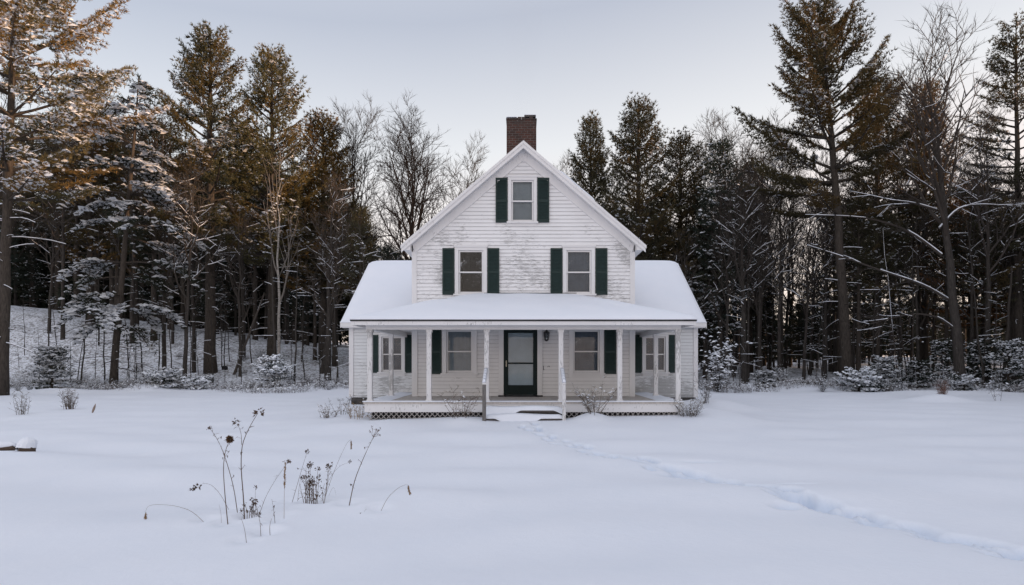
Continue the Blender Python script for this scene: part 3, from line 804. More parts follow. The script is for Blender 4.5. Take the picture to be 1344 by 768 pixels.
for s, nx in ((-1, -.985), (1, 1.02)):
    mb = MB()
    yn = YF-.80
    mb.box(nx-.045, nx+.045, yn-.045, yn+.045, -.1, 1.08)
    nw = hb(mb, 'newel_post', M['greywood'] if s < 0 else M['post'], steps, bevel=.006)
    mb = MB(); p0, p1 = (nx, YF-.064, 1.44), (nx, yn, 1.10)
    mb.hexa([(nx-.04, yn-.05, 1.083), (nx+.04, yn-.05, 1.083), (nx+.04, YF-.064, 1.42), (nx-.04, YF-.064, 1.42), (nx-.04, yn-.05, 1.135), (nx+.04, yn-.05, 1.135), (nx+.04, YF-.064, 1.47), (nx-.04, YF-.064, 1.47)])
    rl = hb(mb, 'hand_rail', M['post'], steps)
    mb = MB()
    for i in range(8):
        t0, t1 = i/8, (i+1)/8; q = lambda t: (yn-.06+(YF-.064-yn+.06)*t, 1.133+.335*t)
        (ya, za), (yb, zb) = q(t0), q(t1); h0 = .05+.02*math.sin(i*2.1); h1 = .05+.02*math.sin((i+1)*2.1)
        mb.hexa([(nx-.05, ya, za), (nx+.05, ya, za), (nx+.05, yb, zb), (nx-.05, yb, zb), (nx-.025, ya, za+h0), (nx+.025, ya, za+h0), (nx+.025, yb, zb+h1), (nx-.025, yb, zb+h1)])
    hb(mb, 'rail_snow', M['snow'], rl, smooth=True)

# ------------------------------------------------------------------ plants
def unit(v):
    l = math.sqrt(v[0]**2+v[1]**2+v[2]**2) or 1e-6; return (v[0]/l, v[1]/l, v[2]/l)
WHITE = (.78, .80, .84)

def tuft_tris(mb, rg, P, D, S, C, k=6, w=.2, spread=.9, mat=0):
    P = np.asarray(P); n = len(P)
    if n == 0: return
    D = np.asarray(D); S = np.asarray(S); C = np.asarray(C)
    P = np.repeat(P, k, 0); D = np.repeat(D, k, 0); S = np.repeat(S, k)*rg.uniform(.7, 1.2, n*k); C = np.repeat(C, k, 0)*rg.uniform(.65, 1.35, (n*k, 1))
    d = D+rg.normal(0, spread*.6, D.shape); d /= np.linalg.norm(d, axis=1, keepdims=True)+1e-6
    q = rg.normal(0, 1, d.shape); q = np.cross(d, q); q /= np.linalg.norm(q, axis=1, keepdims=True)+1e-6
    b0 = P+q*(S*w*.5)[:, None]+d*(S*.1)[:, None]; b1 = P-q*(S*w*.5)[:, None]+d*(S*.1)[:, None]; t = P+d*S[:, None]
    mb.tris(np.stack([b0, b1, t], 1), C, mat)

def snow_blobs(mb, rg, P, S, mat=0, k=6, flat=.45, tilt=.25):
    P = np.asarray(P); n = len(P)
    if n == 0: return
    S = np.asarray(S)
    a = np.linspace(0, 2*math.pi, k, endpoint=False)[None, :]+rg.uniform(0, 6.28, (n, 1))
    r = S[:, None]*rg.uniform(.55, 1.25, (n, k))
    tx = rg.normal(0, tilt, n); ty = rg.normal(0, tilt, n)
    ring = np.stack([P[:, None, 0]+r*np.cos(a), P[:, None, 1]+r*np.sin(a), P[:, None, 2]+r*np.cos(a)*tx[:, None]+r*np.sin(a)*ty[:, None]-S[:, None]*.1*rg.uniform(0, 1, (n, k))], -1)
    cen = P+np.stack([np.zeros(n), np.zeros(n), S*flat], -1)
    nxt = np.roll(ring, -1, axis=1)
    T = np.stack([ring, nxt, np.repeat(cen[:, None], k, 1)], 2).reshape(-1, 3, 3)
    C = np.tile(np.array(WHITE), (len(T), 1))*rg.uniform(.9, 1.08, (len(T), 1))
    mb.tris(T, C, mat)

def conifer(seed, H=20, Rm=4, base=.35, lean=(0, 0), curve=(0, 0), tr=.3, snow=.15, heavy=.5, tuft=.30, whorl=.55, per=5, upl=45, lowl=0, sag=.0,
            turn=.35, dens=1.0, col=(.030, .040, .020), brown=.35, shape=.55, dead=14, k=6, gap=.18, side=None, needle_w=.2, dsnow=.35, live_snow_top=.3):
    """returns (trunk builder, crown builder); trunk at the origin"""
    rd = random.Random(seed); rg = np.random.default_rng(seed)
    tb, cb = MB(), MB()
    def axis(z):
        t = z/H; return (lean[0]*z+curve[0]*t*t*H, lean[1]*z+curve[1]*t*t*H)
    pts, rad = [], []
    n = 14
    for i in range(n+1):
        z = H*i/n-(.3 if i == 0 else 0); x, y = axis(max(z, 0))
        pts.append((x+rd.uniform(-.03, .03), y+rd.uniform(-.03, .03), z)); rad.append(tr*(1-i/n)**.75*(1.25 if i == 0 else 1)+.015)
    tb.tube(pts, rad, 9, 0)
    P, D, S, C = [], [], [], []; SP, SS = [], []
    z = H*base; zs = []
    while z < H*.985:
        zs.append(z); z += whorl*rd.uniform(.6, 1.3)*(1-.45*(z/H))
    for z in zs:
        t = (z-H*base)/(H*(1-base))
        nb = max(3, int(per*rd.uniform(.7, 1.3)))
        a0 = rd.uniform(0, 6.28)
        for b in range(nb):
            if rd.random() < gap: continue
            az = a0+2*math.pi*b/nb+rd.uniform(-.35, .35)
            prof = (1-t)**shape*min(1, .55+1.8*t)
            L = (Rm*prof*rd.uniform(.6, 1.18)+.25)
            if side is not None:
                L *= 1+side[1]*math.cos(az-side[0])
            el = R(lowl+(upl-lowl)*t**.8+rd.uniform(-9, 9))
            x0, y0 = axis(z)
            # branch curve: sags outward then turns up at the tip
            bp = [(x0, y0, z)]; ns = 6; e = el
            p = (x0, y0, z)
            for i in range(ns):
                f = (i+1)/ns
                e2 = el - sag*f + turn*f*f
                st = L/ns
                az2 = az+rd.uniform(-.08, .08)
                p = (p[0]+math.cos(az2)*math.cos(e2)*st, p[1]+math.sin(az2)*math.cos(e2)*st, p[2]+math.sin(e2)*st)
                bp.append(p)
            r0 = max(.012, min(tr*.28, .018*L))
            tb.tube(bp[:-1], [r0*(1-.8*i/ns)+.004 for i in range(ns)], 4, 0, cap=False)
            bs = snow*(1.7 if rd.random() < heavy else .25)*(1-(1-live_snow_top)*t); bsz = 1+.5*snow
            shade = rd.uniform(.75, 1.25)
            bcol = [c*shade for c in col]
            if rd.random() < brown*.5: bcol = [bcol[0]*1.45, bcol[1]*1.15, bcol[2]*.9]
            nl = max(3, int(L*3.2*dens))
            for q in range(nl+1):
                s_ = .28+.72*q/nl if L > .8 else .1+.9*q/nl
                fi = s_*ns; i0 = min(ns-1, int(fi)); fr = fi-i0
                bx = [bp[i0][c]+(bp[i0+1][c]-bp[i0][c])*fr for c in range(3)]
                sl = (.30*L*(1-s_)+.30)*rd.uniform(.7, 1.25)
                for sg in ((-1, 1) if q < nl else (0,)):
                    a = az+sg*rd.uniform(.55, .95)
                    nt = max(1, int(sl/.2*dens))
                    for m_ in range(nt):
                        g = (m_+rd.uniform(.4, 1))/nt
                        px = bx[0]+math.cos(a)*sl*g; py = bx[1]+math.sin(a)*sl*g; pz = bx[2]+.12*sl*g+rd.uniform(-.05, .05)-.10*sag*g
                        P.append((px, py, pz)); dd = unit((math.cos(a)*.6, math.sin(a)*.6, .45+turn*.5-sag*.4)); D.append(dd)
                        S.append(tuft*rd.uniform(.75, 1.15)); C.append(bcol)
                        if rd.random() < bs:
                            SP.append((px+rd.uniform(-.05, .05), py+rd.uniform(-.05, .05), pz+tuft*rd.uniform(.15, .4))); SS.append(tuft*rd.uniform(.3, .75)*bsz)
    # leader
    x, y = axis(H)
    for i in range(10):
        P.append((x+rd.uniform(-.05, .05), y+rd.uniform(-.05, .05), H-.08*i)); D.append((0, 0, 1)); S.append(tuft); C.append(col)
    tuft_tris(cb, rg, P, D, S, C, k, needle_w)
    snow_blobs(cb, rg, SP, SS)
    # dead snags below the crown, snow lying along them
    for i in range(dead):
        z = H*base*rd.uniform(.25, 1.05); az = rd.uniform(0, 6.28); L = rd.uniform(.7, 2.6)*min(1.3, Rm/3); x0, y0 = axis(z)
        bp = [(x0, y0, z)]; p = bp[0]; e = R(rd.uniform(-5, 22))
        for j in range(5):
            e -= R(rd.uniform(2, 9)); p = (p[0]+math.cos(az)*math.cos(e)*L/5, p[1]+math.sin(az)*math.cos(e)*L/5, p[2]+math.sin(e)*L/5); bp.append(p); az += rd.uniform(-.15, .15)
        r0 = rd.uniform(.018, .035)
        tb.tube(bp, [r0*(1-.8*j/5) for j in range(6)], 4, 0, cap=False)
        for j in range(3):
            w = bp[2+j]; a2 = az+rd.choice((-1, 1))*rd.uniform(.5, 1); l2 = rd.uniform(.3, .8)
            tb.tube([w, (w[0]+math.cos(a2)*l2, w[1]+math.sin(a2)*l2, w[2]-.05)], [.009, .003], 3, 0, cap=False)
        if rd.random() < dsnow:
            tb.tube([(q[0], q[1], q[2]+r0*.9) for q in bp[:5]], [r0*.9*(1-.5*j/5) for j in range(5)], 5, 1, cap=False)
    return tb, cb

def bare(seed, H=18, tr=.2, first=.3, spread=38, limbs=9, levels=3, lean=(0, 0), fork=False, col=(.085, .070, .060), snow=.4, dens=1.0, crown=.45, twig=1.0, limbs_at=None, limbup=.16):
    rd = random.Random(seed)
    tb, wb = MB(), MB()
    tw = []           # twig ribbons
    def grow(p, d, L, r, lev, up):
        ns = 6 if lev < 2 else 4
        pts = [p]; rad = [r]; dirs = []
        x, y, z = p
        d = unit(d)
        for i in range(ns):
            j = .10 if lev == 0 else .16
            d = unit((d[0]+rd.uniform(-j, j), d[1]+rd.uniform(-j, j), d[2]+rd.uniform(-j, j)*.7+up))
            x += d[0]*L/ns; y += d[1]*L/ns; z += d[2]*L/ns
            pts.append((x, y, z)); rad.append(r*(1-(i+1)/ns*.82)+.0055); dirs.append(d)
        sides = 8 if lev == 0 else (5 if lev == 1 else 3)
        (tb if lev == 0 else wb).tube(pts, rad, sides, 0, col, cap=False)
        if r > .012 and rd.random() < snow:
            fl = [i for i in range(ns) if abs(dirs[i][2]) < .75]
            if len(fl) >= 2:
                a, b = fl[0], fl[-1]+1
                wb.tube([(q[0], q[1], q[2]+rr*.75+.004) for q, rr in zip(pts[a:b+1], rad[a:b+1])], [rr*.8+.004 for rr in rad[a:b+1]], 5, 1, WHITE, cap=False)
        return pts, rad, dirs
    def children(pts, rad, dirs, L, lev, up):
        if lev >= levels: return
        n = {0: limbs, 1: 7, 2: 6, 3: 4}[lev]; n = max(2, int(n*dens*rd.uniform(.8, 1.2))) if lev else limbs
        ns = len(dirs)
        for c in range(n):
            f0 = first if lev == 0 else .2
            f = f0+(.97-f0)*(c+rd.random())/n
            i0 = min(ns-1, int(f*ns)); fr = f*ns-i0
            p = tuple(pts[i0][k]+(pts[i0+1][k]-pts[i0][k])*fr for k in range(3))
            d = dirs[i0]; ang = R(spread*rd.uniform(.7, 1.3)+(8 if lev else 0)); az = c*2.4+rd.uniform(-.6, .6)
            # perpendicular
            q = unit((-d[1], d[0], .01)); w = (d[1]*q[2]-d[2]*q[1], d[2]*q[0]-d[0]*q[2], d[0]*q[1]-d[1]*q[0])
            e = tuple(q[k]*math.cos(az)+w[k]*math.sin(az) for k in range(3))
            nd = tuple(d[k]*math.cos(ang)+e[k]*math.sin(ang) for k in range(3))
            if lev == 0: l2 = H*crown*(1-.55*(f-first)/(1-first))*rd.uniform(.75, 1.15)
            else: l2 = L*(.55-.25*f)*rd.uniform(.7, 1.2)+.15
            r2 = max(.006, min((rad[i0]*.62), .016*l2+.004))
            pp = grow(p, nd, l2, r2, lev+1, limbup if lev == 0 else .05)
            children(*pp, l2, lev+1, up)
            if lev+1 >= 2:
                P_, R_, D_ = pp
                for t in range(int(5*twig)):
                    i = rd.randrange(1, len(P_)); a = P_[i]; dd = D_[i-1]; l = rd.uniform(.25, .7)
                    v = unit((dd[0]+rd.uniform(-.7, .7), dd[1]+rd.uniform(-.7, .7), dd[2]+rd.uniform(-.3, .6)))
                    tw.append((a, v, l))
    pts = [(0, 0, -.3)]; rad = [tr*1.25]; dirs = []
    n = 10
    for i in range(n):
        t = (i+1)/n; z = H*.93*t
        pts.append((lean[0]*z+rd.uniform(-1, 1)*.012*H*t, lean[1]*z+rd.uniform(-1, 1)*.012*H*t, z)); rad.append(tr*(1-t)**.8+.012)
        a, b = pts[-2], pts[-1]; dirs.append(unit(tuple(b[k]-a[k] for k in range(3))))
    tb.tube(pts, rad, 9, 0, cap=False)
    children(pts, rad, dirs, H*.9, 0, 0)
    if limbs_at:
        for lp in limbs_at:                              # long near-horizontal limbs with snow lying on them
            P_ = [lp[0]]
            for q in lp[1:]: P_.append(q)
            # smooth
            Q = []
            for i in range(len(P_)-1):
                for j in range(4):
                    t = j/4; Q.append(tuple(P_[i][k]+(P_[i+1][k]-P_[i][k])*t for k in range(3)))
            Q.append(P_[-1])
            for _ in range(3): Q = [Q[0]]+[tuple((Q[i-1][k]+2*Q[i][k]+Q[i+1][k])/4 for k in range(3)) for i in range(1, len(Q)-1)]+[Q[-1]]
            m = len(Q); rr = [(.075 if lp[0][2] > 4 else .06)*(1-.85*i/(m-1)) + .006 for i in range(m)]
            wb.tube(Q, rr, 6, 0, col, cap=False)
            for a_ in range(0, m-4, 4):
                if rd.random() < .15: continue
                sl_ = range(a_, min(m, a_+5)); wb.tube([(Q[j][0], Q[j][1], Q[j][2]+rr[j]*.75+.004) for j in sl_], [rr[j]*.62+rd.uniform(.002, .014) for j in sl_], 6, 1, WHITE)
            D_ = [unit(tuple(Q[i+1][k]-Q[i][k] for k in range(3))) for i in range(m-1)]
            for c in range(5):
                i = rd.randrange(m//3, m-1); d = D_[i]; s = rd.choice((-1, 1))
                nd = (d[0]*.8+rd.uniform(-.2, .2), d[1]+s*rd.uniform(.3, .8), d[2]+rd.uniform(-.5, .35)); l2 = rd.uniform(1, 2.4)
                pp = grow(Q[i], nd, l2, .025, 2, .0); children(*pp, l2, 2, 0)
    T = []
    rg = np.random.default_rng(seed)
    if tw:
        A = np.array([t[0] for t in tw]); V = np.array([t[1] for t in tw]); Lg = np.array([t[2] for t in tw])
        q = np.cross(V, rg.normal(0, 1, V.shape)); q /= np.linalg.norm(q, axis=1, keepdims=True)
        b = .010
        T = np.stack([A+q*b, A-q*b, A+V*Lg[:, None]], 1)
        wb.tris(T, np.tile(np.array(col)*.9, (len(T), 1)))
    return tb, wb

def shrub(seed, H=1.2, W=1.0, stems=22, snow=.5, col=(.10, .085, .075), seeds=False, fan=.6):
    rd = random.Random(seed); rg = np.random.default_rng(seed); mb = MB(); SP, SS = [], []; tw = []
    for i in range(stems):
        a = rd.uniform(0, 6.28); tilt = rd.uniform(.05, fan); L = H*rd.uniform(.55, 1.05); r0 = rd.uniform(0, .18*W)
        p = (math.cos(a)*r0, math.sin(a)*r0, -.05); d = unit((math.cos(a)*tilt*W, math.sin(a)*tilt*W, 1)); pts = [p]
        for j in range(4):
            d = unit((d[0]+rd.uniform(-.15, .15), d[1]+rd.uniform(-.15, .15), d[2]+rd.uniform(-.1, .1)))
            p = tuple(p[k]+d[k]*L/4 for k in range(3)); pts.append(p)
        mb.tube(pts, [.008, .007, .005, .004, .002], 3, 0, col, cap=False)
        for j in range(7):
            k0 = rd.randrange(1, 5); b = pts[k0]; a2 = rd.uniform(0, 6.28); l = L*rd.uniform(.12, .35)
            v = unit((math.cos(a2), math.sin(a2), rd.uniform(.1, 1.1))); e = tuple(b[k]+v[k]*l for k in range(3)); tw.append((b, e))
            for t in range(3):
                a3 = rd.uniform(0, 6.28); f = rd.uniform(.3, 1); m = tuple(b[k]+(e[k]-b[k])*f for k in range(3)); l3 = l*rd.uniform(.3, .6)
                e3 = (m[0]+math.cos(a3)*l3, m[1]+math.sin(a3)*l3, m[2]+l3*rd.uniform(.1, .9)); tw.append((m, e3))
                if rd.random() < snow: SP.append((e3[0], e3[1], e3[2])); SS.append(rd.uniform(.015, .05)*max(.6, H))
    A = np.array([t[0] for t in tw]); B = np.array([t[1] for t in tw]); q = np.cross(B-A, rg.normal(0, 1, A.shape)); q /= np.linalg.norm(q, axis=1, keepdims=True)+1e-9
    mb.tris(np.stack([A+q*.005, A-q*.005, B], 1), np.tile(np.array(col), (len(A), 1)))
    snow_blobs(mb, rg, SP, SS)
    return mb

def sapling(seed, H=6, r=.035, col=(.045, .04, .036), snow=.28, lean=0.):
    rd = random.Random(seed); rg = np.random.default_rng(seed); mb = MB(); tw = []; SP, SS = [], []
    pts = []; x = y = 0
    for i in range(9):
        pts.append((x, y, H*i/8-(.2 if i == 0 else 0))); x += rd.uniform(-.05, .05)*H/6+lean*H/8; y += rd.uniform(-.05, .05)*H/6
    mb.tube(pts, [r*(1-.85*i/8)+.003 for i in range(9)], 5, 0, col, cap=False)
    for i in range(int(H*4)):
        f = rd.uniform(.2, .98)*8; i0 = min(7, int(f)); b = tuple(pts[i0][k]+(pts[i0+1][k]-pts[i0][k])*(f-i0) for k in range(3))
        a = rd.uniform(0, 6.28); l = rd.uniform(.3, 1.5)*(1-.5*f/8); v = (math.cos(a), math.sin(a), rd.uniform(-.1, .55)); m = tuple(b[k]+v[k]*l*.5 for k in range(3)); e = (m[0]+v[0]*l*.5, m[1]+v[1]*l*.5, m[2]+v[2]*l*.35)
        mb.tube([b, m, e], [.011, .007, .003], 3, 0, col, cap=False)
        if rd.random() < snow: mb.tube([(q[0], q[1], q[2]+.014) for q in (b, m, e)], [.011, .011, .005], 4, 1, WHITE, cap=False)
        for t in range(3):
            f2 = rd.uniform(.3, 1); c = tuple(b[k]+(e[k]-b[k])*f2 for k in range(3)); a2 = a+rd.choice((-1, 1))*rd.uniform(.4, 1.1); l2 = l*rd.uniform(.25, .5)
            g = (c[0]+math.cos(a2)*l2, c[1]+math.sin(a2)*l2, c[2]+rd.uniform(-.05, .35)*l2); tw.append((c, g))
            if rd.random() < snow*.45: SP.append(g); SS.append(rd.uniform(.02, .055))
    A = np.array([t[0] for t in tw]); B = np.array([t[1] for t in tw]); q = np.cross(B-A, rg.normal(0, 1, A.shape)); q /= np.linalg.norm(q, axis=1, keepdims=True)+1e-9
    mb.tris(np.stack([A+q*.006, A-q*.006, B], 1), np.tile(np.array(col), (len(A), 1)))
    snow_blobs(mb, rg, SP, SS)
    return mb

def put_tree(name, tb, cb, tmat, cmats, loc, label, cat, group=None, rz=0, sc=1, crown='crown'):
    t = empty(name, loc, rz, sc); tag(t, label, cat, group)
    tb.build('trunk', [tmat, M['snow']], t, smooth=True)
    cb.build(crown, cmats, t)
    return t
def copy_tree(src, loc, rz, sc, label=None, group=None):
    c = src.copy(); COL.objects.link(c); c.location = loc; c.rotation_euler = (0, 0, rz); c.scale = (sc, sc, sc) if not isinstance(sc, tuple) else sc
    if label: c['label'] = label
    if group: c['group'] = group
    for ch in src.children:
        d = ch.copy(); COL.objects.link(d); d.parent = c
    return c
FX, PX0, PY0, EYE = 800., 687., 475., 1.65
def XY(px, d): return ((px-PX0)*d/FX, d)
def top_z(py, d): return EYE+(PY0-py)*d/FX
NM = [M['needle']]
OLIVE, DARK, BLUE = (.098, .091, .045), (.056, .053, .032), (.030, .040, .032)

# ---- named trees on the left
def pine(px, d, topy, label, group=None, **kw):
    x, y = XY(px, d); z0 = gz(x, y)
    H = top_z(topy, d)-z0
    tb, cb = conifer(H=H, **kw)
    return put_tree('pine_tree', tb, cb, M['bark'], NM, (x, y, z0), label, 'pine tree', group)
pine(1, 30, -120, 'tall snow-laden pine at the far left edge, its top out of frame', seed=1, Rm=7.0, base=.40, tr=.27, lean=(.035, 0), snow=.38, heavy=.5, tuft=.25, whorl=1.15, per=5, upl=38, lowl=6, turn=.35, col=(.108, .09, .044), brown=.7, dead=30, dens=1.25, k=7, gap=.1, dsnow=.8, side=(0, .12))
pine(276, 42, 40, 'tall pine with an orange-lit crown and thick bare trunk, left of the birch', seed=2, Rm=5.0, base=.36, tr=.38, snow=.34, heavy=.35, tuft=.27, whorl=.85, per=6, upl=48, lowl=-6, turn=.45, dens=1.2, col=OLIVE, brown=.7, dead=24, k=7)
pine(357, 45, 72, 'orange-topped pine close behind the pale birch', seed=3, Rm=5.2, base=.32, tr=.32, snow=.18, heavy=.4, tuft=.27, whorl=.6, per=6, upl=46, lowl=0, turn=.45, col=OLIVE, brown=.9, dead=20, k=7)
pine(424, 48, 150, 'rusty orange pine right of the birch, shorter than its neighbour', seed=4, Rm=4.6, base=.28, tr=.28, snow=.10, heavy=.3, tuft=.27, whorl=.6, per=6, upl=46, lowl=0, turn=.45, col=(.10, .075, .03), brown=.9, dead=16, k=7)
pine(118, 50, 95, 'dark brown pine behind the snowy hemlock on the left', seed=5, Rm=4.6, base=.25, tr=.3, snow=.12, tuft=.28, whorl=.6, per=6, upl=46, col=(.085, .066, .03), brown=.9, dead=12)
# snow-covered hemlock
x, y = XY(148, 36); z0 = gz(x, y)
tb, cb = conifer(seed=6, H=top_z(100, 36)-z0, Rm=5.4, base=.20, lean=(.085, 0), tr=.20, snow=.80, heavy=.6, tuft=.27, whorl=1.0, per=5, upl=36, lowl=8, sag=1.15, turn=.0, col=(.028, .034, .022), brown=.3, dead=14, dens=1.05, k=6, shape=.75, gap=.36, live_snow_top=.8)
put_tree('hemlock_tree', tb, cb, M['bark'], NM, (x, y, z0), 'leaning hemlock with drooping boughs thickly covered in snow, at the left', 'hemlock tree')
# ---- behind the house
pine(775, 50, 155, 'small round-headed pine directly right of the chimney', seed=7, Rm=3.6, base=.38, tr=.26, snow=.06, heavy=.3, tuft=.29, whorl=.5, per=6, upl=55, lowl=12, turn=.45, col=DARK, brown=.6, dead=6, k=7, shape=.6)
pine(838, 45, 134, 'pointed dark pine behind the right slope of the roof', seed=8, Rm=4.9, base=.25, tr=.3, snow=.10, heavy=.3, tuft=.27, whorl=.55, per=6, upl=48, lowl=0, turn=.4, col=DARK, brown=.6, dead=10, k=7)
pine(893, 48, 180, 'broad dark pine with a blunt top right of the house roof', seed=9, Rm=4.9, base=.25, tr=.3, snow=.09, heavy=.3, tuft=.27, whorl=.55, per=6, upl=42, lowl=0, turn=.4, col=DARK, brown=.7, dead=10, k=7)
# ---- right
pine(1112, 38, -2, 'tallest pine on the right, with a flat-layered crown and thick bare trunk', seed=10, Rm=6.5, base=.44, tr=.33, lean=(-.045, 0), curve=(-.03, 0), snow=.14, heavy=.3, tuft=.26, whorl=1.25, per=6, upl=46, lowl=3, turn=.45, col=(.085, .072, .038), brown=.7, dead=20, dens=1.4, k=7, gap=.27, shape=.62, side=(math.pi, .16))
pine(1152, 49, 100, 'dark pine just right of the tallest pine', seed=12, Rm=4.4, base=.28, tr=.3, snow=.10, tuft=.27, whorl=.6, per=6, upl=42, lowl=0, turn=.4, col=DARK, brown=.7, dead=12, k=7)
pine(1214, 51, 108, 'rusty-needled pine behind the tall bare maple', seed=13, Rm=4.4, base=.28, tr=.3, snow=.06, tuft=.28, whorl=.6, per=6, upl=45, col=(.10, .07, .03), brown=.9, dead=12, k=7)
pine(1338, 40, 26, 'tall sparse pine at the right edge of the picture', seed=14, Rm=4.4, base=.36, tr=.27, lean=(-.01, 0), snow=.10, tuft=.25, whorl=.8, per=5, upl=42, lowl=0, turn=.4, col=DARK, brown=.7, dead=18, k=7, gap=.25, dens=1.2)
pine(1278, 46, 235, 'low rusty pine between the bare maple and the right edge', seed=15, Rm=3.8, base=.25, tr=.25, snow=.05, tuft=.28, whorl=.6, per=6, upl=42, col=(.10, .06, .03), brown=.9, dead=10)
pine(985, 52, 215, 'thin dark spire-shaped pine right of the pale-crowned bare tree', seed=16, Rm=2.8, base=.2, tr=.22, snow=.08, tuft=.27, whorl=.5, per=6, upl=38, col=DARK, brown=.6, dead=10)
pine(945, 44, 185, 'narrow dark pine standing in front of a wide bare tree', seed=17, Rm=2.9, base=.2, tr=.2, snow=.22, heavy=.4, tuft=.25, whorl=.5, per=6, upl=35, col=BLUE, brown=.1, dead=10)

# ---- bare trees
def fit(H, tb, wb):
    f = H/max(max(p[2] for p in wb.v), max(float(t[:, :, 2].max()) for t in wb.tv))
    for b in (tb, wb):
        b.v = [(p[0]*f, p[1]*f, p[2]*f) for p in b.v]; b.tv = [t*np.float32(f) for t in b.tv]
def btree(px, d, topy, label, name='bare_tree', mat=None, rz=0, cat='bare tree', **kw):
    x, y = XY(px, d); z0 = gz(x, y); H = top_z(topy, d)-z0
    tb, wb = bare(H=H, **kw); fit(H, tb, wb)
    return put_tree(name, tb, wb, mat or M['bark2'], [M['twig'], M['snow']], (x, y, z0), label, cat, None, rz, crown='branches')
btree(366, 40, 165, 'slender pale birch with forked white stems among dark pines', 'birch_tree', M['birch'], seed=21, tr=.13, first=.28, spread=24, limbs=6, crown=.42, col=(.20, .18, .165), snow=.2, dens=.7, twig=.5, levels=2, cat='birch tree', lean=(.0, 0))
btree(462, 49, 118, 'tall thin bare tree with upright twigs left of the house gable', seed=22, tr=.17, first=.38, spread=26, limbs=14, crown=.36, col=(.045, .036, .03), dens=1.1, twig=1.8, snow=0)
btree(541, 48, 133, 'wide fan-shaped bare tree whose crown rises left of the gable', seed=23, tr=.26, first=.30, spread=36, limbs=19, crown=.46, col=(.05, .034, .026), dens=1.25, twig=2.2, snow=0)
btree(612, 56, 172, 'sparse bare tree rising just left of the gable peak', seed=24, tr=.18, first=.4, spread=28, limbs=11, crown=.36, col=(.06, .05, .042), twig=1.8, snow=0)
btree(735, 58, 195, 'thin bare twigs rising beside the chimney pine', seed=25, tr=.14, first=.4, spread=28, limbs=9, crown=.34, col=(.06, .05, .042), twig=1.8, snow=0)
btree(948, 49, 138, 'wide pale bare tree with a rounded crown right of the house', seed=26, tr=.24, first=.34, spread=34, limbs=18, crown=.45, col=(.05, .042, .036), dens=1.2, twig=2.0, snow=0)
btree(1010, 52, 165, 'bare tree left of the tallest pine', seed=27, tr=.2, first=.36, spread=30, limbs=12, crown=.4, col=(.055, .047, .04), twig=1.8, snow=0)
# the tall bare maple with long snow-lined limbs
d = 34; xb, yb = XY(1262, d); zb = gz(xb, yb)
def L(px, py, dy=0): return ((px-PX0)*(d)/FX-xb, dy, top_z(py, d)-zb)
limbs_at = [[L(1244, 393), L(1205, 375, -.5), L(1140, 358, -1.0), L(1090, 342, -1.3), L(1042, 329, -1.6)],
            [L(1253, 432), L(1225, 416, -.4), L(1190, 412, -.7), L(1150, 421, -1.0), L(1118, 424, -1.2)],
            [L(1236, 335), L(1200, 300, .4), L(1150, 280, .8), L(1070, 275, 1.2)],
            [L(1233, 300), L(1262, 270, .3), L(1300, 264, .6), L(1344, 266, .8)],
            [L(1229, 276), L(1195, 268, -.3), L(1160, 266, -.6)]]
tb, wb = bare(seed=28, H=(top_z(28, d)-zb)*.93, tr=.27, first=.46, spread=34, limbs=15, lean=(-.092, 0), crown=.36, col=(.05, .042, .037), dens=1.0, twig=1.1, snow=.25, limbs_at=limbs_at)
put_tree('bare_tree', tb, wb, M['bark2'], [M['twig'], M['snow']], (xb, yb, zb), 'tall leaning bare maple on the right with long snow-lined lower limbs', 'bare tree', crown='branches')
btree(430, 39.5, 225, 'bare tree with a straight grey trunk just left of the house wing', seed=29, tr=.21, first=.3, spread=40, limbs=9, crown=.3, col=(.06, .05, .043), snow=.5, twig=.8, lean=(.02, 0))
btree(423, 43, 260, 'curved bare tree leaning right towards the house wing', seed=30, tr=.19, first=.35, spread=40, limbs=8, crown=.35, col=(.06, .05, .043), snow=.6, twig=.8, lean=(.16, 0))
btree(242, 37, 205, 'thin grey bare tree between the hemlock and the thick pine trunk', seed=31, tr=.13, first=.35, spread=40, limbs=9, crown=.28, col=(.055, .047, .04), snow=.6, twig=.7, lean=(.045, 0))
btree(1023, 41, 250, 'pale snow-spotted bare trunk left of the tallest pine', seed=32, tr=.15, first=.4, spread=35, limbs=8, crown=.3, col=(.10, .09, .08), snow=.5, twig=.8)
btree(977, 39, 215, 'dark straight bare trunk right of the house', seed=33, tr=.20, first=.45, spread=35, limbs=9, crown=.3, col=(.07, .06, .055), snow=.5, twig=.8, lean=(-.02, 0))
btree(1296, 37, 120, 'straight dark bare trunk between the leaning maple and the right edge', seed=34, tr=.17, first=.4, spread=35, limbs=10, crown=.3, col=(.07, .06, .055), snow=.4, twig=.9)

# ---- the wood behind: copies of a few kinds
rf = random.Random(42)
def proto_conifer(i, **kw):
    tb, cb = conifer(**kw)
    t = empty('pine_tree', (0, 0, 0)); tag(t, 'x', 'pine tree')
    tb.build('trunk', [M['bark'], M['snow']], t, smooth=True); cb.build('crown', NM, t); return t
kinds = [dict(seed=51, H=17, Rm=3.2, base=.42, tr=.22, snow=.09, tuft=.30, whorl=.7, col=DARK, dead=11, k=6),
         dict(seed=52, H=16, Rm=3.0, base=.30, tr=.2, snow=.10, tuft=.30, whorl=.65, col=(.045, .040, .02), brown=.8, dead=10, k=6),
         dict(seed=53, H=18, Rm=2.8, base=.50, tr=.24, snow=.07, tuft=.30, whorl=.7, col=DARK, dead=13, k=6),
         dict(seed=54, H=12, Rm=2.5, base=.12, tr=.14, snow=.09, tuft=.27, whorl=.5, col=BLUE, dead=8, k=6, upl=35)]
protos = [proto_conifer(i, **k) for i, k in enumerate(kinds)]
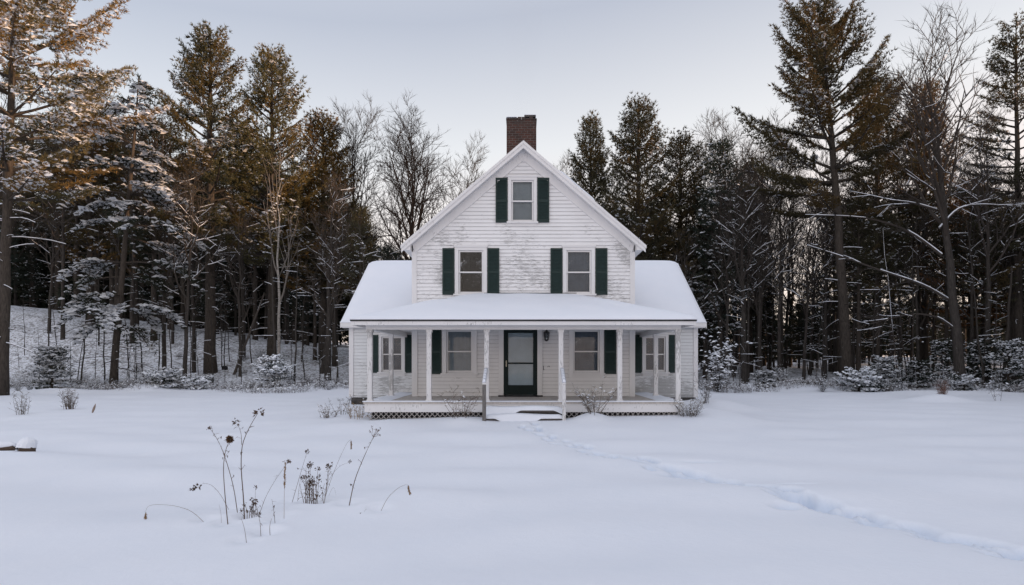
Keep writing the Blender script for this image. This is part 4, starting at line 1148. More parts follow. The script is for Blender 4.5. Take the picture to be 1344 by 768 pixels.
klabel = ['dark pine with a high crown and bare snaggy trunk deep in the wood',
          'brown-green pine deep in the wood with low boughs',
          'straight bare-trunked pine with a small high crown deep in the wood',
          'young dense conifer standing under the taller trees of the wood']
kgroup = 'pines filling the wood behind the clearing'
spots = []
def far_ok(x, y, md):
    return all((x-a)**2+(y-b)**2 > md*md for a, b in spots)
tries = 0
def limit_py(px):
    """how high the filler may reach at this bearing, so the skyline keeps its gaps"""
    pts = [(-200, 150), (100, 150), (200, 170), (330, 190), (450, 270), (600, 300), (700, 300), (800, 270), (915, 270), (945, 360), (1130, 368), (1240, 360), (1310, 300), (1500, 220)]
    for (a, b), (c, e) in zip(pts[:-1], pts[1:]):
        if a <= px <= c: return b+(e-b)*(px-a)/(c-a)
    return 220
used = [0]*4
while len(spots) < 150 and tries < 9000:
    tries += 1
    y = rf.uniform(39, 74); x = rf.uniform(-.95, .95)*y*.95
    px = PX0+FX*x/y
    if not (-130 < px < 1460): continue
    if 480 < px < 900 and y > 62: continue
    if px < 445 and y < 52 and rf.random() < .8: continue
    if 930 < px < 1310 and rf.random() < .55: continue
    if not far_ok(x, y, 1.8): continue
    z0 = gz(x, y); Hm = top_z(limit_py(px), y)-z0+rf.uniform(-3.0, 1.0)
    if Hm < 4.5: continue
    k = 3 if (Hm < 10 or rf.random() < .38) else rf.choice((0, 0, 1, 2, 2))
    h0 = kinds[k]['H']; s = Hm/h0
    if k == 3 and px < 445 and y < 54: k = 2; s = Hm/kinds[2]['H']
    if k == 3 and px > 900 and y < 50: k = 0; s = max(.7, Hm/kinds[0]['H'])
    if k == 3: s = min(s, rf.uniform(.55, 1.1))
    s = min(s, 1.35)
    if s < .45: continue
    spots.append((x, y))
    loc = (x, y, z0); rz = rf.uniform(0, 6.28)
    if not used[k]:
        o = protos[k]; o.location = loc; o.rotation_euler = (0, 0, rz); o.scale = (s, s, s); o['label'] = klabel[k]; o['group'] = kgroup
    else: copy_tree(protos[k], loc, rz, s, klabel[k], kgroup)
    used[k] += 1

# slender bare trees and poles in the wood
bp = []
for i in range(3):
    tb, wb = bare(seed=61+i, H=14, tr=.11, first=.3, spread=38, limbs=10, crown=.28, col=(.042, .036, .032), snow=.22, dens=.85, twig=.9, lean=(rf.uniform(-.04, .04), 0))
    t = empty('bare_tree', (0, 0, 0)); tag(t, 'slender grey bare tree among the pines of the wood', 'bare tree', 'bare trees among the pines')
    tb.build('trunk', [M['bark2'], M['snow']], t, smooth=True); wb.build('branches', [M['twig'], M['snow']], t); bp.append(t)
n = 0
bs = []
while n < 84:
    y = rf.uniform(37.5, 66); x = (rf.uniform(-.9, .9) if n % 2 else rf.uniform(.3, .85))*y; px = PX0+FX*x/y
    if not (-60 < px < 1400) or any((x-a)**2+(y-b)**2 < 1.6 for a, b in bs): continue
    if 560 < px < 800: continue
    z0 = gz(x, y); s = min(1.5, max(.45, (top_z(limit_py(px) if px < 900 else 215, y)-z0)/14*rf.uniform(.7, 1.15)))
    loc = (x, y, z0); bs.append((x, y))
    if n < 3: o = bp[n]; o.location = loc; o.scale = (s, s, s); o.rotation_euler = (0, 0, rf.uniform(0, 6.28))
    else: copy_tree(rf.choice(bp), loc, rf.uniform(0, 6.28), s)
    n += 1
sp = []
for i in range(5):
    mb = sapling(71+i, H=[5, 7, 4, 8, 3][i], r=[.03, .045, .025, .05, .02][i], lean=rf.uniform(-.06, .06))
    o = mb.build('sapling', [M['twig'], M['snow']]); tag(o, 'thin bare sapling with snow on its twigs at the edge of the wood', 'sapling', 'bare saplings at the edge of the wood'); sp.append(o)
n = 0
while n < 105:
    y = rf.uniform(35.5, 50) if n % 3 else rf.uniform(35, 39); x = rf.uniform(-.9, .9)*y; px = PX0+FX*x/y
    if not (-40 < px < 1390) or 520 < px < 880: continue
    loc = (x, y, gz(x, y)); s = rf.uniform(.7, 1.3)
    if n < 5: o = sp[n]
    else:
        o = rf.choice(sp).copy(); COL.objects.link(o)
    o.location = loc; o.rotation_euler = (rf.uniform(-.06, .06), rf.uniform(-.1, .1), rf.uniform(0, 6.28)); o.scale = (s, s, s)
    n += 1

# ---- young snow-covered firs at the edge
def fir(px, d, H, label, seed, Rm=None, snow=.9, lowl=0):
    x, y = XY(px, d)
    tb, cb = conifer(seed=seed, H=H, Rm=Rm or H*.42, base=.08, tr=.035+.012*H, snow=snow, heavy=.75, tuft=.15, whorl=.26, per=6, upl=45, lowl=lowl, sag=.25, turn=.25, col=(.022, .030, .022), brown=.1, dead=0, dens=1.5, k=6, gap=.12, live_snow_top=.9)
    return put_tree('young_fir', tb, cb, M['bark'], NM, (x, y, gz(x, y)-.05), label, 'young fir', None)
fir(68, 33.5, 2.3, 'snowy young fir at the left, below the snow-laden hemlock', 81)
fir(357, 35, 1.7, 'small round snowy fir below the birch', 82, Rm=.95)
fir(1128, 33.5, 1.1, 'low spreading fir buried in snow at the foot of the tallest pine', 83, Rm=1.15)
fir(1161, 34.5, 1.7, 'slim snowy fir right of the tallest pine trunk', 84, Rm=.6, snow=.6)
fir(1205, 34.5, 1.5, 'bushy snowy fir left of the leaning maple trunk', 85, snow=.25, Rm=.5)
fir(1236, 37.5, 2.7, 'taller snowy fir behind the leaning maple trunk', 86, Rm=.7, snow=.22)
fir(1282, 37, 2.6, 'dark snowy fir just right of the leaning maple', 87, Rm=.65, snow=.2)
fir(1323, 35, 2.6, 'broad snowy fir near the right edge of the picture', 88, Rm=1.0, snow=.4)
fir(1003, 35.5, .8, 'tiny fir tuft poking from the snow right of the house', 89)
fir(1265, 32.8, .8, 'little snow-capped fir at the foot of the leaning maple', 90)
fir(215, 34, .7, 'low snow-covered evergreen beside a thin grey trunk on the left', 91, Rm=.9)
fir(255, 34.3, .6, 'low snow-covered evergreen below the thick pine trunk', 92, Rm=.8)

# ---- shrubs along the edge
sh = []
for i in range(5):
    mb = shrub(101+i, H=[1.1, 1.5, .8, 1.9, .7][i], W=[1.2, 1.1, 1.3, 1.1, 1.5][i], stems=[26, 30, 24, 34, 30][i], snow=[.5, .4, .6, .3, .7][i], col=(.06, .053, .048))
    sh.append(mb.build('shrub', M['twig'])); tag(sh[-1], 'snow-dusted bare shrub along the edge of the wood', 'shrub', 'snow-dusted shrubs along the wood edge')
n = 0
while n < 75:
    px = rf.uniform(-30, 1380)
    if 455 < px < 915 or (px > 915 and rf.random() < .5): continue
    d = rf.uniform(33.3, 37.5) if n % 4 else rf.uniform(35, 46)
    if px < 300: d -= rf.uniform(0, 1.0)
    x, y = XY(px, d); s = rf.uniform(.28, .62)
    if n < 5: o = sh[n]
    else: o = rf.choice(sh).copy(); COL.objects.link(o)
    o.location = (x, y, gz(x, y)); o.rotation_euler = (0, 0, rf.uniform(0, 6.28)); o.scale = (s*1.15, s*1.15, s)
    n += 1
def one_shrub(px, d, label, name='shrub', cat='shrub', mat=None, **kw):
    x, y = XY(px, d); o = shrub(**kw).build(name, mat or M['twig']); o.location = (x, y, gz(x, y)); tag(o, label, cat); return o
one_shrub(941, 32, 'tall snow-speckled shrub behind the right corner of the house', seed=111, H=2.6, W=1.0, stems=50, snow=.3, col=(.05, .045, .042))
one_shrub(603, 15.45, 'bare twiggy bush below the left porch window', seed=112, H=.8, W=1.2, stems=13, snow=.12, col=(.13, .105, .09), fan=.8)
one_shrub(780, 15.45, 'snow-tipped twiggy bush right of the porch steps', seed=113, H=.85, W=1.3, stems=19, snow=.3, col=(.17, .145, .125), fan=.8)
one_shrub(905, 15.8, 'small snowy bush at the right end of the porch lattice', seed=114, H=.5, W=1.2, stems=26, snow=.7, col=(.14, .12, .10))
one_shrub(472, 16.4, 'tan dry grass clump at the left corner of the porch', name='grass_clump', cat='dry grass', seed=115, H=.46, W=1.6, stems=15, snow=.1, col=(.26, .19, .12))
one_shrub(430, 16.6, 'small snowy twig tuft on the open snow left of the house', seed=116, H=.42, W=1.3, stems=14, snow=.5, col=(.14, .11, .09))
one_shrub(447, 17.6, 'sparse bare twigs beside the left wing wall', seed=117, H=.6, W=1.5, stems=8, snow=.1, col=(.10, .085, .075))
one_shrub(925, 20, 'bare thin bush at the outer corner of the right wing', seed=118, H=1.1, W=.9, stems=12, snow=.15, col=(.09, .08, .07))
one_shrub(30, 19.5, 'sparse dark weed clump on the snow near the left edge', name='weed_clump', cat='weeds', seed=119, H=.75, W=.9, stems=12, snow=.0, col=(.10, .085, .07), fan=.3)
one_shrub(91, 21.5, 'dense tan weed clump standing in the snow at the left', name='weed_clump', cat='weeds', seed=120, H=.75, W=.9, stems=30, snow=.05, col=(.15, .12, .10), fan=.3)
one_shrub(1237, 27, 'reddish dry grass clump on a snow hump at the right', name='grass_clump', cat='dry grass', seed=121, H=.8, W=.7, stems=34, snow=.02, col=(.24, .14, .11), fan=.4)
one_shrub(1311, 26, 'single thin snowy stem standing in the snow near the right edge', seed=122, H=1.3, W=.7, stems=3, snow=.4, col=(.09, .08, .07))

# low undergrowth no one could count
def undergrowth():
    rd = random.Random(9); rg = np.random.default_rng(9); mb = MB(); A, B, SP, SS = [], [], [], []
    for i in range(9500):
        px = rd.uniform(-60, 1400)
        if 470 < px < 905: continue
        d = 33.2+abs(rd.gauss(0, 2.6))+1.2*math.sin(px*.031)+.8*math.sin(px*.011+1); x, y = XY(px, d); z = gz(x, y)
        a = rd.uniform(0, 6.28); h = rd.uniform(.08, .42); t = rd.uniform(0, .5)*h
        e = (x+math.cos(a)*t, y+math.sin(a)*t, z+h); A.append((x, y, z-.03)); B.append(e)
        for k in range(3):
            f = rd.uniform(.3, .95); m = tuple(A[-1-k][c]+(e[c]-A[-1-k][c])*f for c in range(3)); a2 = rd.uniform(0, 6.28); l = rd.uniform(.08, .3)
            g = (m[0]+math.cos(a2)*l, m[1]+math.sin(a2)*l, m[2]+l*rd.uniform(-.1, .7))
            A.append(m); B.append(g)
            if rd.random() < .33: SP.append(g); SS.append(rd.uniform(.015, .06))
    A = np.array(A); B = np.array(B); q = np.cross(B-A, rg.normal(0, 1, A.shape)); q /= np.linalg.norm(q, axis=1, keepdims=True)+1e-9
    mb.tris(np.stack([A+q*.006, A-q*.006, B], 1), np.tile(np.array((.095, .082, .074)), (len(A), 1))*rg.uniform(.6, 1.4, (len(A), 1)))
    snow_blobs(mb, rg, SP, SS)
    o = mb.build('undergrowth', M['twig']); tag(o, 'snow-speckled brush and dead stems along the wood edge', 'undergrowth', kind='stuff')
undergrowth()

# the far wood closing the clearing and an unseen sun-blocking belt, one mass
def far_wood_and_sun_belt():
    rd = random.Random(77); rg = np.random.default_rng(77)
    mb = MB()
    def cheap(x, y, z, H, Rm, n, tr, base=.15, fs=1):
        mb.tube([(x, y, z-.3), (x+rd.uniform(-.2, .2), y, z+H*.5), (x, y, z+H)], [tr, tr*.7, .02], 5, 1, (1, 1, 1), cap=False)
        t = rg.uniform(0, 1, n)**.8; zz = z+H*(base+(1-base)*t); rr = Rm*(1-t)**.8*np.sqrt(rg.uniform(.05, 1, n))+.1; a = rg.uniform(0, 6.28, n)
        P = np.stack([x+rr*np.cos(a), y+rr*np.sin(a), zz+.15*rr], -1); D = np.stack([np.cos(a)*.8, np.sin(a)*.8, np.full(n, .35)], -1)
        tuft_tris(mb, rg, P, D, np.full(n, .55*fs)*rg.uniform(.6, 1.3, n), np.tile(np.array((.02, .024, .015)), (n, 1))*rg.uniform(.6, 1.5, (n, 1)), 5, .35)
    for i in range(330):
        y = rd.uniform(74, 92); x = rd.uniform(-82, 85); px = PX0+FX*x/y
        top = 235 if px < 420 else (330 if px < 900 else 402)
        H = top_z(top, y)-gz(x, y)+rd.uniform(-3, 1.5)
        if H < 4: continue
        cheap(x, y, gz(x, y), H*rd.uniform(.7, 1), H*.17+.9, 330, .16, .02)
    for i in range(170):
        y = rd.uniform(70, 95); x = (rd.uniform(-160, 445)-PX0)*y/FX
        cheap(x, y, gz(x, y), rd.uniform(6, 13), 2.9, 330, .16, .0, 1.2)
    for i in range(190):  # unseen trees right of the view, thickened to keep low sun off the house
        y = rd.uniform(-28, 42); x = rd.uniform(30, 50)+max(0, y-20)*.45
        cheap(x, y, gz(x, y), rd.uniform(13, 18.2), 3.6, 520, .2, .03, 1.5)
    o = mb.build('wood', [M['needle'], M['bark']]); tag(o, 'dark mass of distant wood closing the clearing, with an unseen sun-blocking belt at the right', 'wood', kind='stuff')
far_wood_and_sun_belt()

# ------------------------------------------------------------------ weeds in the foreground
def at(px, py, d): return ((px-PX0)*d/FX, top_z(py, d))
def zpx(zx): return 160+zx/3.2
def zpy(zy): return 520+zy/3.2
def weed(label, stems, name='weed_stalk', cat='weed', seed=0, extra=0.):
    """stems: list of dict(path=[(zx,zy)...], r, head, side)"""
    rd = random.Random(seed); rg = np.random.default_rng(seed)
    bx, by = stems[0]['path'][0]; px, py = zpx(bx), zpy(by)
    d = EYE*FX/(py-PY0)
    for _ in range(12):
        X = (px-PX0)*d/FX; d = (EYE-gz(X, d))*FX/(py-PY0)
    X = (px-PX0)*d/FX; Z = gz(X, d)
    root = empty(name, (X, d, Z)); tag(root, label, cat)
    sb, hbm = MB(), MB()
    heads = False
    for st in stems:
        dep = st.get('dep', 0.)
        pts = []
        P = st['path']; n = len(P)
        for i, (zx, zy) in enumerate(P):
            x, z = at(zpx(zx), zpy(zy), d); pts.append((x-X, rd.uniform(-.02, .02)+dep*i/max(1, n-1), z-Z-(.06 if i == 0 and not st.get('fork') else 0)))
        Q = []
        for i in range(n-1):
            for j in range(4):
                t = j/4; Q.append(tuple(pts[i][k]+(pts[i+1][k]-pts[i][k])*t for k in range(3)))
        Q.append(pts[-1])
        for _ in range(3): Q = [Q[0]]+[tuple((Q[i-1][k]+2*Q[i][k]+Q[i+1][k])/4 for k in range(3)) for i in range(1, len(Q)-1)]+[Q[-1]]
        r = st.get('r', .004)*.75; m = len(Q)
        c = st.get('col', (.15, .11, .088))
        sb.tube(Q, [r*(1-.6*i/(m-1)) for i in range(m)], 5, 0, c, cap=False)
        for k in range(st.get('side', 0)):           # small side twigs and withered leaves
            i = rd.randrange(m//4, m-1); a = Q[i]; l = rd.uniform(.02, .08); an = rd.uniform(0, 6.28); v = (math.cos(an)*.7, math.sin(an)*.7, rd.uniform(-.2, .9))
            e = tuple(a[q]+v[q]*l for q in range(3)); sb.tube([a, e], [r*.5, r*.25], 3, 0, c, cap=False)
            if rd.random() < .5:
                sb.face([e, (e[0]+rd.uniform(-.02, .02), e[1]+rd.uniform(-.02, .02), e[2]-.025), (e[0]+rd.uniform(-.02, .02), e[1]+rd.uniform(-.02, .02), e[2]+.008)], 0, (.10, .075, .06))
        h = st.get('head'); tip = Q[-1]; lb = hbm; hbm = MB(); heads = False
        if h == 'ball':
            heads = True
            n_ = 70; D = rg.normal(0, 1, (n_, 3)); D /= np.linalg.norm(D, axis=1, keepdims=True); s = st.get('hs', .032)
            tuft_tris(hbm, rg, np.array(tip)+D*s*.35, D, np.full(n_, s), np.tile(np.array((.13, .075, .045)), (n_, 1)), 4, .45, .4)
        elif h == 'leafy':
            heads = True
            n_ = 15; D = rg.normal(0, 1, (n_, 3)); D /= np.linalg.norm(D, axis=1, keepdims=True); s = st.get('hs', .045)
            tuft_tris(hbm, rg, np.array(tip)+D*s*rg.uniform(.2, 1.0, (n_, 1)), D, np.full(n_, s*.7), np.tile(np.array((.10, .066, .048)), (n_, 1)), 2, .8, .8)
        elif h == 'umbel':
            heads = True
            q = unit(tuple(Q[-1][k]-Q[-3][k] for k in range(3)))
            for k in range(16):
                v = unit((q[0]+rd.uniform(-.9, .9), q[1]+rd.uniform(-.9, .9), q[2]+rd.uniform(-.7, .7))); l = st.get('hs', .07)*rd.uniform(.6, 1.1); e = tuple(tip[c_]+v[c_]*l for c_ in range(3))
                hbm.tube([tip, e], [.0014, .0010], 3, 0, (.16, .12, .10), cap=False)
                for w in range(5):
                    f = (e[0]+rd.uniform(-.015, .015), e[1]+rd.uniform(-.015, .015), e[2]+rd.uniform(-.012, .015)); hbm.tube([e, f], [.0010, .0022], 3, 0, (.15, .11, .09), cap=False)
        elif h in ('spike', 'droop'):
            heads = True
            L_ = st.get('hs', .12); n_ = 60
            q = (0, 0, -1) if h == 'droop' else unit(tuple(Q[-1][k]-Q[-3][k] for k in range(3)))
            q = st.get('hd', q)
            tt = rg.uniform(0, 1, n_); Pn = np.array(tip)[None]+np.array(q)[None]*(tt*L_)[:, None]*(1 if h == 'droop' else -1)
            D = np.array(q)[None]+rg.normal(0, .25, (n_, 3)); D /= np.linalg.norm(D, axis=1, keepdims=True)
            tuft_tris(hbm, rg, Pn, D, np.full(n_, .030), np.tile(np.array((.30, .20, .12)), (n_, 1)), 3, .25, .35)
        if heads: hbm.build('seed_head', M['weed'], root)
        hbm = lb
    sb.build('stem', M['weed'], root)
    
    return root
weed('tallest dry weed stalk, forked, with two brown withered flower heads', [dict(path=[(518, 502), (508, 420), (498, 310), (504, 205), (535, 130), (572, 70)], r=.0085, head='leafy', hs=.05, side=9), dict(path=[(504, 205), (500, 150), (482, 108)], r=.004, head='leafy', hs=.038, fork=1, side=5)], seed=1)
weed('dry weed stalk topped by a single round brown flower head', [dict(path=[(443, 530), (431, 440), (428, 300), (438, 225), (451, 182)], r=.007, head='ball', hs=.034, side=6)], seed=2)
weed('thin dark stalk leaning left with wispy side twigs', [dict(path=[(490, 486), (470, 380), (432, 245), (400, 180), (372, 140)], r=.006, side=18, head='umbel', hs=.03)], seed=3)
weed('long grass blade arching low to the left with a drooping seed head', [dict(path=[(357, 515), (300, 480), (220, 458), (140, 453), (112, 460), (100, 485)], r=.003, head='droop', hs=.10, col=(.22, .16, .11))], name='grass_stalk', cat='dry grass', seed=4)
weed('short arched stalk with a shaggy brown head hanging to the left', [dict(path=[(455, 470), (415, 415), (375, 372), (340, 366), (318, 380)], r=.003, head='leafy', hs=.045, side=2), dict(path=[(330, 382), (300, 390)], r=.002, head='leafy', hs=.03, fork=1)], seed=5)
weed('thin stalk leaning right with a small open umbel', [dict(path=[(570, 490), (600, 425), (645, 350), (695, 282)], r=.0035, head='umbel', hs=.04, side=3)], seed=6)
weed('upright pale grass stem with a long tan seed spike', [dict(path=[(682, 500), (684, 400), (685, 285)], r=.003, head='spike', hs=.26, col=(.24, .17, .12))], name='grass_stalk', cat='dry grass', seed=7)
weed('thin straight stalk with a small dark tip left of the bushy clump', [dict(path=[(712, 440), (745, 335), (780, 232)], r=.004, head='leafy', hs=.03, side=3), dict(path=[(735, 445), (742, 390), (755, 330)], r=.003, side=5)], seed=8)
rw = random.Random(12)
cl = []
for i in range(20):
    bx = rw.uniform(770, 855); tx = 805+(bx-805)*1.3+rw.uniform(-18, 22); ty = rw.uniform(285, 390)
    cl.append(dict(path=[(bx, 445), ((bx+tx)/2+rw.uniform(-6, 6), (445+ty)/2), (tx, ty)], r=.0045, head='leafy' if i % 3 else None, hs=.030, side=8, dep=rw.uniform(-.1, .1)))
weed('bushy clump of dark upright dried weeds with many small heads', cl, name='weed_clump', cat='weeds', seed=9)
weed('tall thin grass stem with a tan drooping tassel right of the bushy clump', [dict(path=[(848, 420), (885, 330), (925, 235), (950, 190), (962, 183)], r=.003, head='droop', hs=.10, col=(.18, .13, .10)), dict(path=[(862, 410), (890, 370), (902, 425)], r=.0018), dict(path=[(835, 430), (870, 345), (915, 290), (958, 278)], r=.0025, head='leafy', hs=.022, side=3)], name='grass_stalk', cat='dry grass', seed=10)
weed('dark leaning stalk with a wide feathery umbel at the right of the weed patch', [dict(path=[(953, 447), (975, 355), (1015, 255), (1056, 172)], r=.0075, head='umbel', hs=.12, side=8)], seed=11)
weed('single bent grass stem with a hanging tan head, rightmost of the weed patch', [dict(path=[(1083, 470), (1115, 425), (1160, 385), (1192, 370), (1202, 372)], r=.003, head='droop', hs=.09, hd=(.25, 0, -.97), col=(.17, .12, .09))], name='grass_stalk', cat='dry grass', seed=12)
weed('short bare stick leaning left in front of the weed patch', [dict(path=[(527, 603), (515, 560), (500, 515)], r=.0035)], seed=13)
weed('short stick with curled leaf right of the leaning bare stick', [dict(path=[(587, 568), (580, 535), (572, 500)], r=.004, side=4, head='leafy', hs=.025)], seed=14)
weed('short upright bare stick at the front of the weed patch', [dict(path=[(620, 572), (623, 545), (627, 515)], r=.004)], seed=15)
weed('short twiggy stem behind the short upright sticks', [dict(path=[(645, 520), (638, 475), (630, 432)], r=.0035, side=7)], seed=16)
cl = [dict(path=[(bx, 502), (bx+rw.uniform(-8, 8), 480), (bx+rw.uniform(-14, 14), rw.uniform(445, 480))], r=.005, side=4, head='leafy', hs=.02) for bx in (525, 535, 545, 555, 565, 512)]
cl.append(dict(path=[(548, 500), (552, 470), (553, 440)], r=.004, head='leafy', hs=.04)); cl.append(dict(path=[(560, 500), (560, 440), (565, 382)], r=.003, head='leafy', hs=.02))
weed('low cluster of short dark stems beside the foot of the tallest stalk', cl, name='weed_clump', cat='weeds', seed=17)
weed('tiny bent sprig on the snow between the umbel stalk and the rightmost stem', [dict(path=[(1010, 488), (1020, 478), (1030, 474)], r=.002, side=3)], seed=18)
weed('faint thin stem left of the two tall stalks', [dict(path=[(418, 528), (414, 490), (408, 455)], r=.002)], seed=19)

# leaf stuck in the snow at the left (small curled dry leaf)
def curled_leaf():
    d = 20; x, y = XY(122, d); z = gz(x, y); mb = MB()
    n = 8
    for i in range(n):
        t0, t1 = i/n, (i+1)/n
        def w(t): return .045*math.sin(math.pi*min(1, t*.9+.08))
        a = [( .12*t*1.0+s*w(t)-.03, .03*math.cos(s*2)*w(t)*10*.1, .34*t) for t in (t0, t1) for s in (-1, 0, 1)]
        mb.face([a[0], a[1], a[4], a[3]], 0, (.26, .21, .18)); mb.face([a[1], a[2], a[5], a[4]], 0, (.18, .14, .115))
    o = mb.build('dry_leaf', M['weed']); o.location = (x, y, z-.03); tag(o, 'curled tan dry leaf standing upright in the snow at the left', 'leaf')
curled_leaf()

# log and stump at the left edge
d = 10.9
x, y = XY(37, d); z = gz(x, y)
st = empty('tree_stump', (x, y, z)); tag(st, 'small cut stump with a snow cap beside the fallen log', 'stump')
rl = random.Random(4)
mb = MB(); pts = [(-.05, 0, -.25), (-.02, 0, -.06), (.0, -.01, .08), (.015, -.02, .17)]
mb.tube(pts, [.15, .13, .115, .10], 13, 0)
o = mb.build('stump_wood', M['cutwood'], st)
mb = MB(); rg = np.random.default_rng(2)
for i in range(7):
    a0 = 0
rings = []
for (zz, rr, ox) in ((.035, .150, -.035), (.09, .148, -.02), (.15, .138, .0), (.205, .115, .01), (.235, .075, .01), (.247, .03, .01)):
    rings.append([(ox+rr*math.cos(t)*(1+.06*math.sin(3*t)), -.01+rr*math.sin(t), zz+(.05*math.cos(t+.9)+.02*math.sin(2*t))*max(0, min(1, (.22-zz)/.15))+.012*math.cos(t+2)) for t in [2*math.pi*k/14 for k in range(14)]])
for a, b in zip(rings[:-1], rings[1:]):
    for k in range(14): mb.face([a[k], a[(k+1) % 14], b[(k+1) % 14], b[k]])
mb.face(rings[-1])
mb.build('snow_cap', M['snow'], st, smooth=True)
x2, y2 = XY(19, d+.1)
lg = empty('fallen_log', (x2, y2, gz(x2, y2))); tag(lg, 'fallen log with snow along its top, running out of the left edge', 'log')
mb = MB(); mb.tube([(0, 0, .055), (-.5, -.12, .025), (-1.1, -.28, -.02), (-1.9, -.45, -.06)], [.055, .068, .07, .07], 12, 0); mb.build('log_wood', M['cutwood'], lg, smooth=False)
mb = MB(); mb.tube([(.02, 0, .10), (-.06, -.02, .115), (-.25, -.06, .105), (-.5, -.12, .085), (-1.1, -.28, .04), (-1.9, -.45, .0)], [.025, .055, .075, .066, .078, .075], 10, 0); mb.build('log_snow', M['snow'], lg, smooth=True)

# dark box on a thin stake on the left slope
d = 38; x, y = XY(295, d); z = gz(x, y)
bx = empty('bird_box', (x, y, z)); tag(bx, 'small dark box on a thin stake on the left wooded slope', 'box')
zt = top_z(484, d)-z
mb = MB(); mb.tube([(0, 0, -.2), (.02, 0, zt)], [.018, .015], 6); mb.build('stake', M['bark2'], bx)
mb = MB(); mb.box(-.14, .14, -.12, .12, zt-.08, zt+.12); mb.hexa([(-.17, -.16, zt+.121), (.17, -.16, zt+.121), (.17, .14, zt+.16), (-.17, .14, zt+.16), (-.17, -.16, zt+.14), (.17, -.16, zt+.14), (.17, .14, zt+.18), (-.17, .14, zt+.18)]); mb.build('box_body', M['dark'], bx)
# leaning dead trunks
def snag(p0, p1, r, label):
    (ax, ad, ay), (bx_, bd, by_) = p0, p1
    A = XY(ax, ad); B = XY(bx_, bd); za = gz(*A) if ay is None else top_z(ay, ad); zb_ = top_z(by_, bd)
    mb = MB(); n = 6; rd = random.Random(int(ax))
    pts = [(( B[0]-A[0])*i/n+rd.uniform(-.04, .04), (B[1]-A[1])*i/n, -.2+(zb_-za+.2)*i/n) for i in range(n+1)]
    rad = [r*(1-.5*i/n) for i in range(n+1)]
    mb.tube(pts, rad, 7, 0, (.06, .052, .046)); mb.tube([(q[0]-.01, q[1]-.02, q[2]+rr*.7) for q, rr in zip(pts[2:], rad[2:])], [rr*.4*rd.uniform(.3, 1.2) for rr in rad[2:]], 6, 1, WHITE)
    o = mb.build('dead_trunk', [M['twig'], M['snow']]); o.location = (A[0], A[1], za); tag(o, label, 'dead trunk')
snag((306, 41, None), (347, 42, 385), .10, 'dead trunk leaning steeply right on the left slope, snow on top')
snag((1317, 37, None), (1328, 37, 350), .10, 'broken pale dead trunk tilted right near the right edge')
snag((1180, 36, None), (1158, 36, 300), .035, 'thin dead pole leaning left beside the slim snowy fir')

def smoke():
    m, nt, out = new_mat('thin_smoke')
    vs = nt.nodes.new('ShaderNodeVolumePrincipled'); vs.inputs['Color'].default_value = (.62, .63, .67, 1); vs.inputs['Density'].default_value = .012; vs.inputs['Anisotropy'].default_value = .2
    nt.links.new(vs.outputs[0], out.inputs['Volume'])
    mb = MB(); n = 14
    pts = [(.35*math.sin(i*.55)*i/n, .1*i/n, .1+9.5*i/n) for i in range(n+1)]
    mb.tube(pts, [.22+1.25*(i/n)**.8 if i < n else .5 for i in range(n+1)], 16)
    o = mb.build('smoke', m, smooth=True); o.location = (-.07, 22, 10.4); tag(o, 'faint grey smoke rising from the brick chimney', 'smoke')
smoke()
# ------------------------------------------------------------------ light, sky, camera
SUN_AZ = Vector((.955, -.30, 0)).normalized(); EL = R(6.5)
sd = Vector((SUN_AZ.x*math.cos(EL), SUN_AZ.y*math.cos(EL), math.sin(EL)))
sl = bpy.data.lights.new('sun', 'SUN'); sl.energy = 5.5; sl.angle = R(.6); sl.color = (1, .61, .345)
so = bpy.data.objects.new('sun', sl); COL.objects.link(so); so.rotation_euler = (-sd).to_track_quat('-Z', 'Y').to_euler(); so.location = (30, -10, 30)

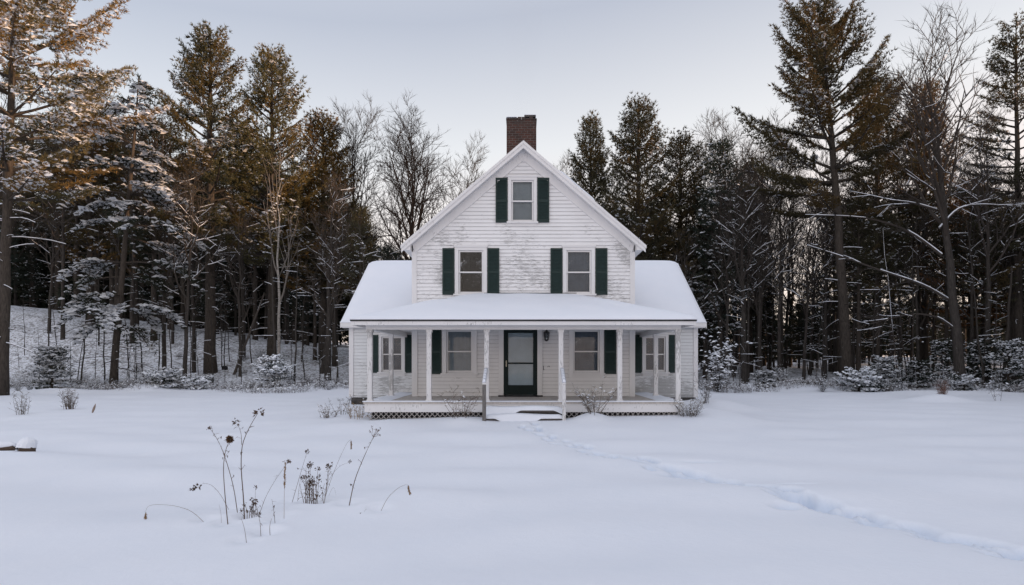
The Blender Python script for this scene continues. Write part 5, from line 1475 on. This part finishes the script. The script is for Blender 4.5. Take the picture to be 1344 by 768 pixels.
w = bpy.data.worlds.new('World'); SC.world = w; w.use_nodes = True
nt = w.node_tree; nt.nodes.clear()
out = nt.nodes.new('ShaderNodeOutputWorld')
sky = nt.nodes.new('ShaderNodeTexSky'); sky.sky_type = 'NISHITA'; sky.sun_disc = False
sky.sun_elevation = EL; sky.sun_rotation = math.atan2(sd.x, sd.y); sky.dust_density = 1.5; sky.air_density = 1.0
bg1 = nt.nodes.new('ShaderNodeBackground'); nt.links.new(sky.outputs[0], bg1.inputs[0]); bg1.inputs[1].default_value = .06
# thin high haze over the clear sky
tc = nt.nodes.new('ShaderNodeTexCoord'); sp_ = nt.nodes.new('ShaderNodeSeparateXYZ'); nt.links.new(tc.outputs['Generated'], sp_.inputs[0])
nz = noise(nt, tc.outputs['Generated'], 1.6, 4, .5)
el = math_(nt, 'ADD', sp_.outputs['Z'], math_(nt, 'MULTIPLY', math_(nt, 'SUBTRACT', nz, .5), .03))
el = math_(nt, 'SUBTRACT', el, math_(nt, 'MULTIPLY', sp_.outputs['X'], .10))
hz = ramp(nt, el, [(0, (.98, .80, .72)), (.12, (.95, .80, .74)), (.22, (.90, .80, .765)), (.33, (.785, .775, .785)), (.50, (.475, .495, .575)), (.72, (.64, .655, .73)), (1, (.72, .735, .825))])
bg2 = nt.nodes.new('ShaderNodeBackground'); nt.links.new(hz.outputs[0], bg2.inputs[0]); nt.links.new(math_(nt, 'ADD', 1.0, math_(nt, 'MULTIPLY', math_(nt, 'MAXIMUM', math_(nt, 'MULTIPLY', sp_.outputs['Y'], -1), 0), .45)), bg2.inputs[1])
ad = nt.nodes.new('ShaderNodeAddShader'); nt.links.new(bg1.outputs[0], ad.inputs[0]); nt.links.new(bg2.outputs[0], ad.inputs[1]); nt.links.new(ad.outputs[0], out.inputs[0])

cam = bpy.data.cameras.new('camera'); co = bpy.data.objects.new('camera', cam); COL.objects.link(co)
co.location = (0, 0, EYE); co.rotation_euler = (R(90), 0, 0)
cam.sensor_width = 36; cam.lens = 36*FX/1344; cam.shift_x = -15/1344; cam.shift_y = 91/1344
cam.clip_end = 600; cam.clip_start = .05
SC.camera = co
SC.view_settings.view_transform = 'Standard'; SC.view_settings.look = 'None'; SC.view_settings.exposure = 0; SC.view_settings.gamma = 1
SC.render.engine = 'CYCLES'
SC.cycles.use_denoising = True
SC.cycles.max_bounces = 6; SC.cycles.diffuse_bounces = 3; SC.cycles.transparent_max_bounces = 8
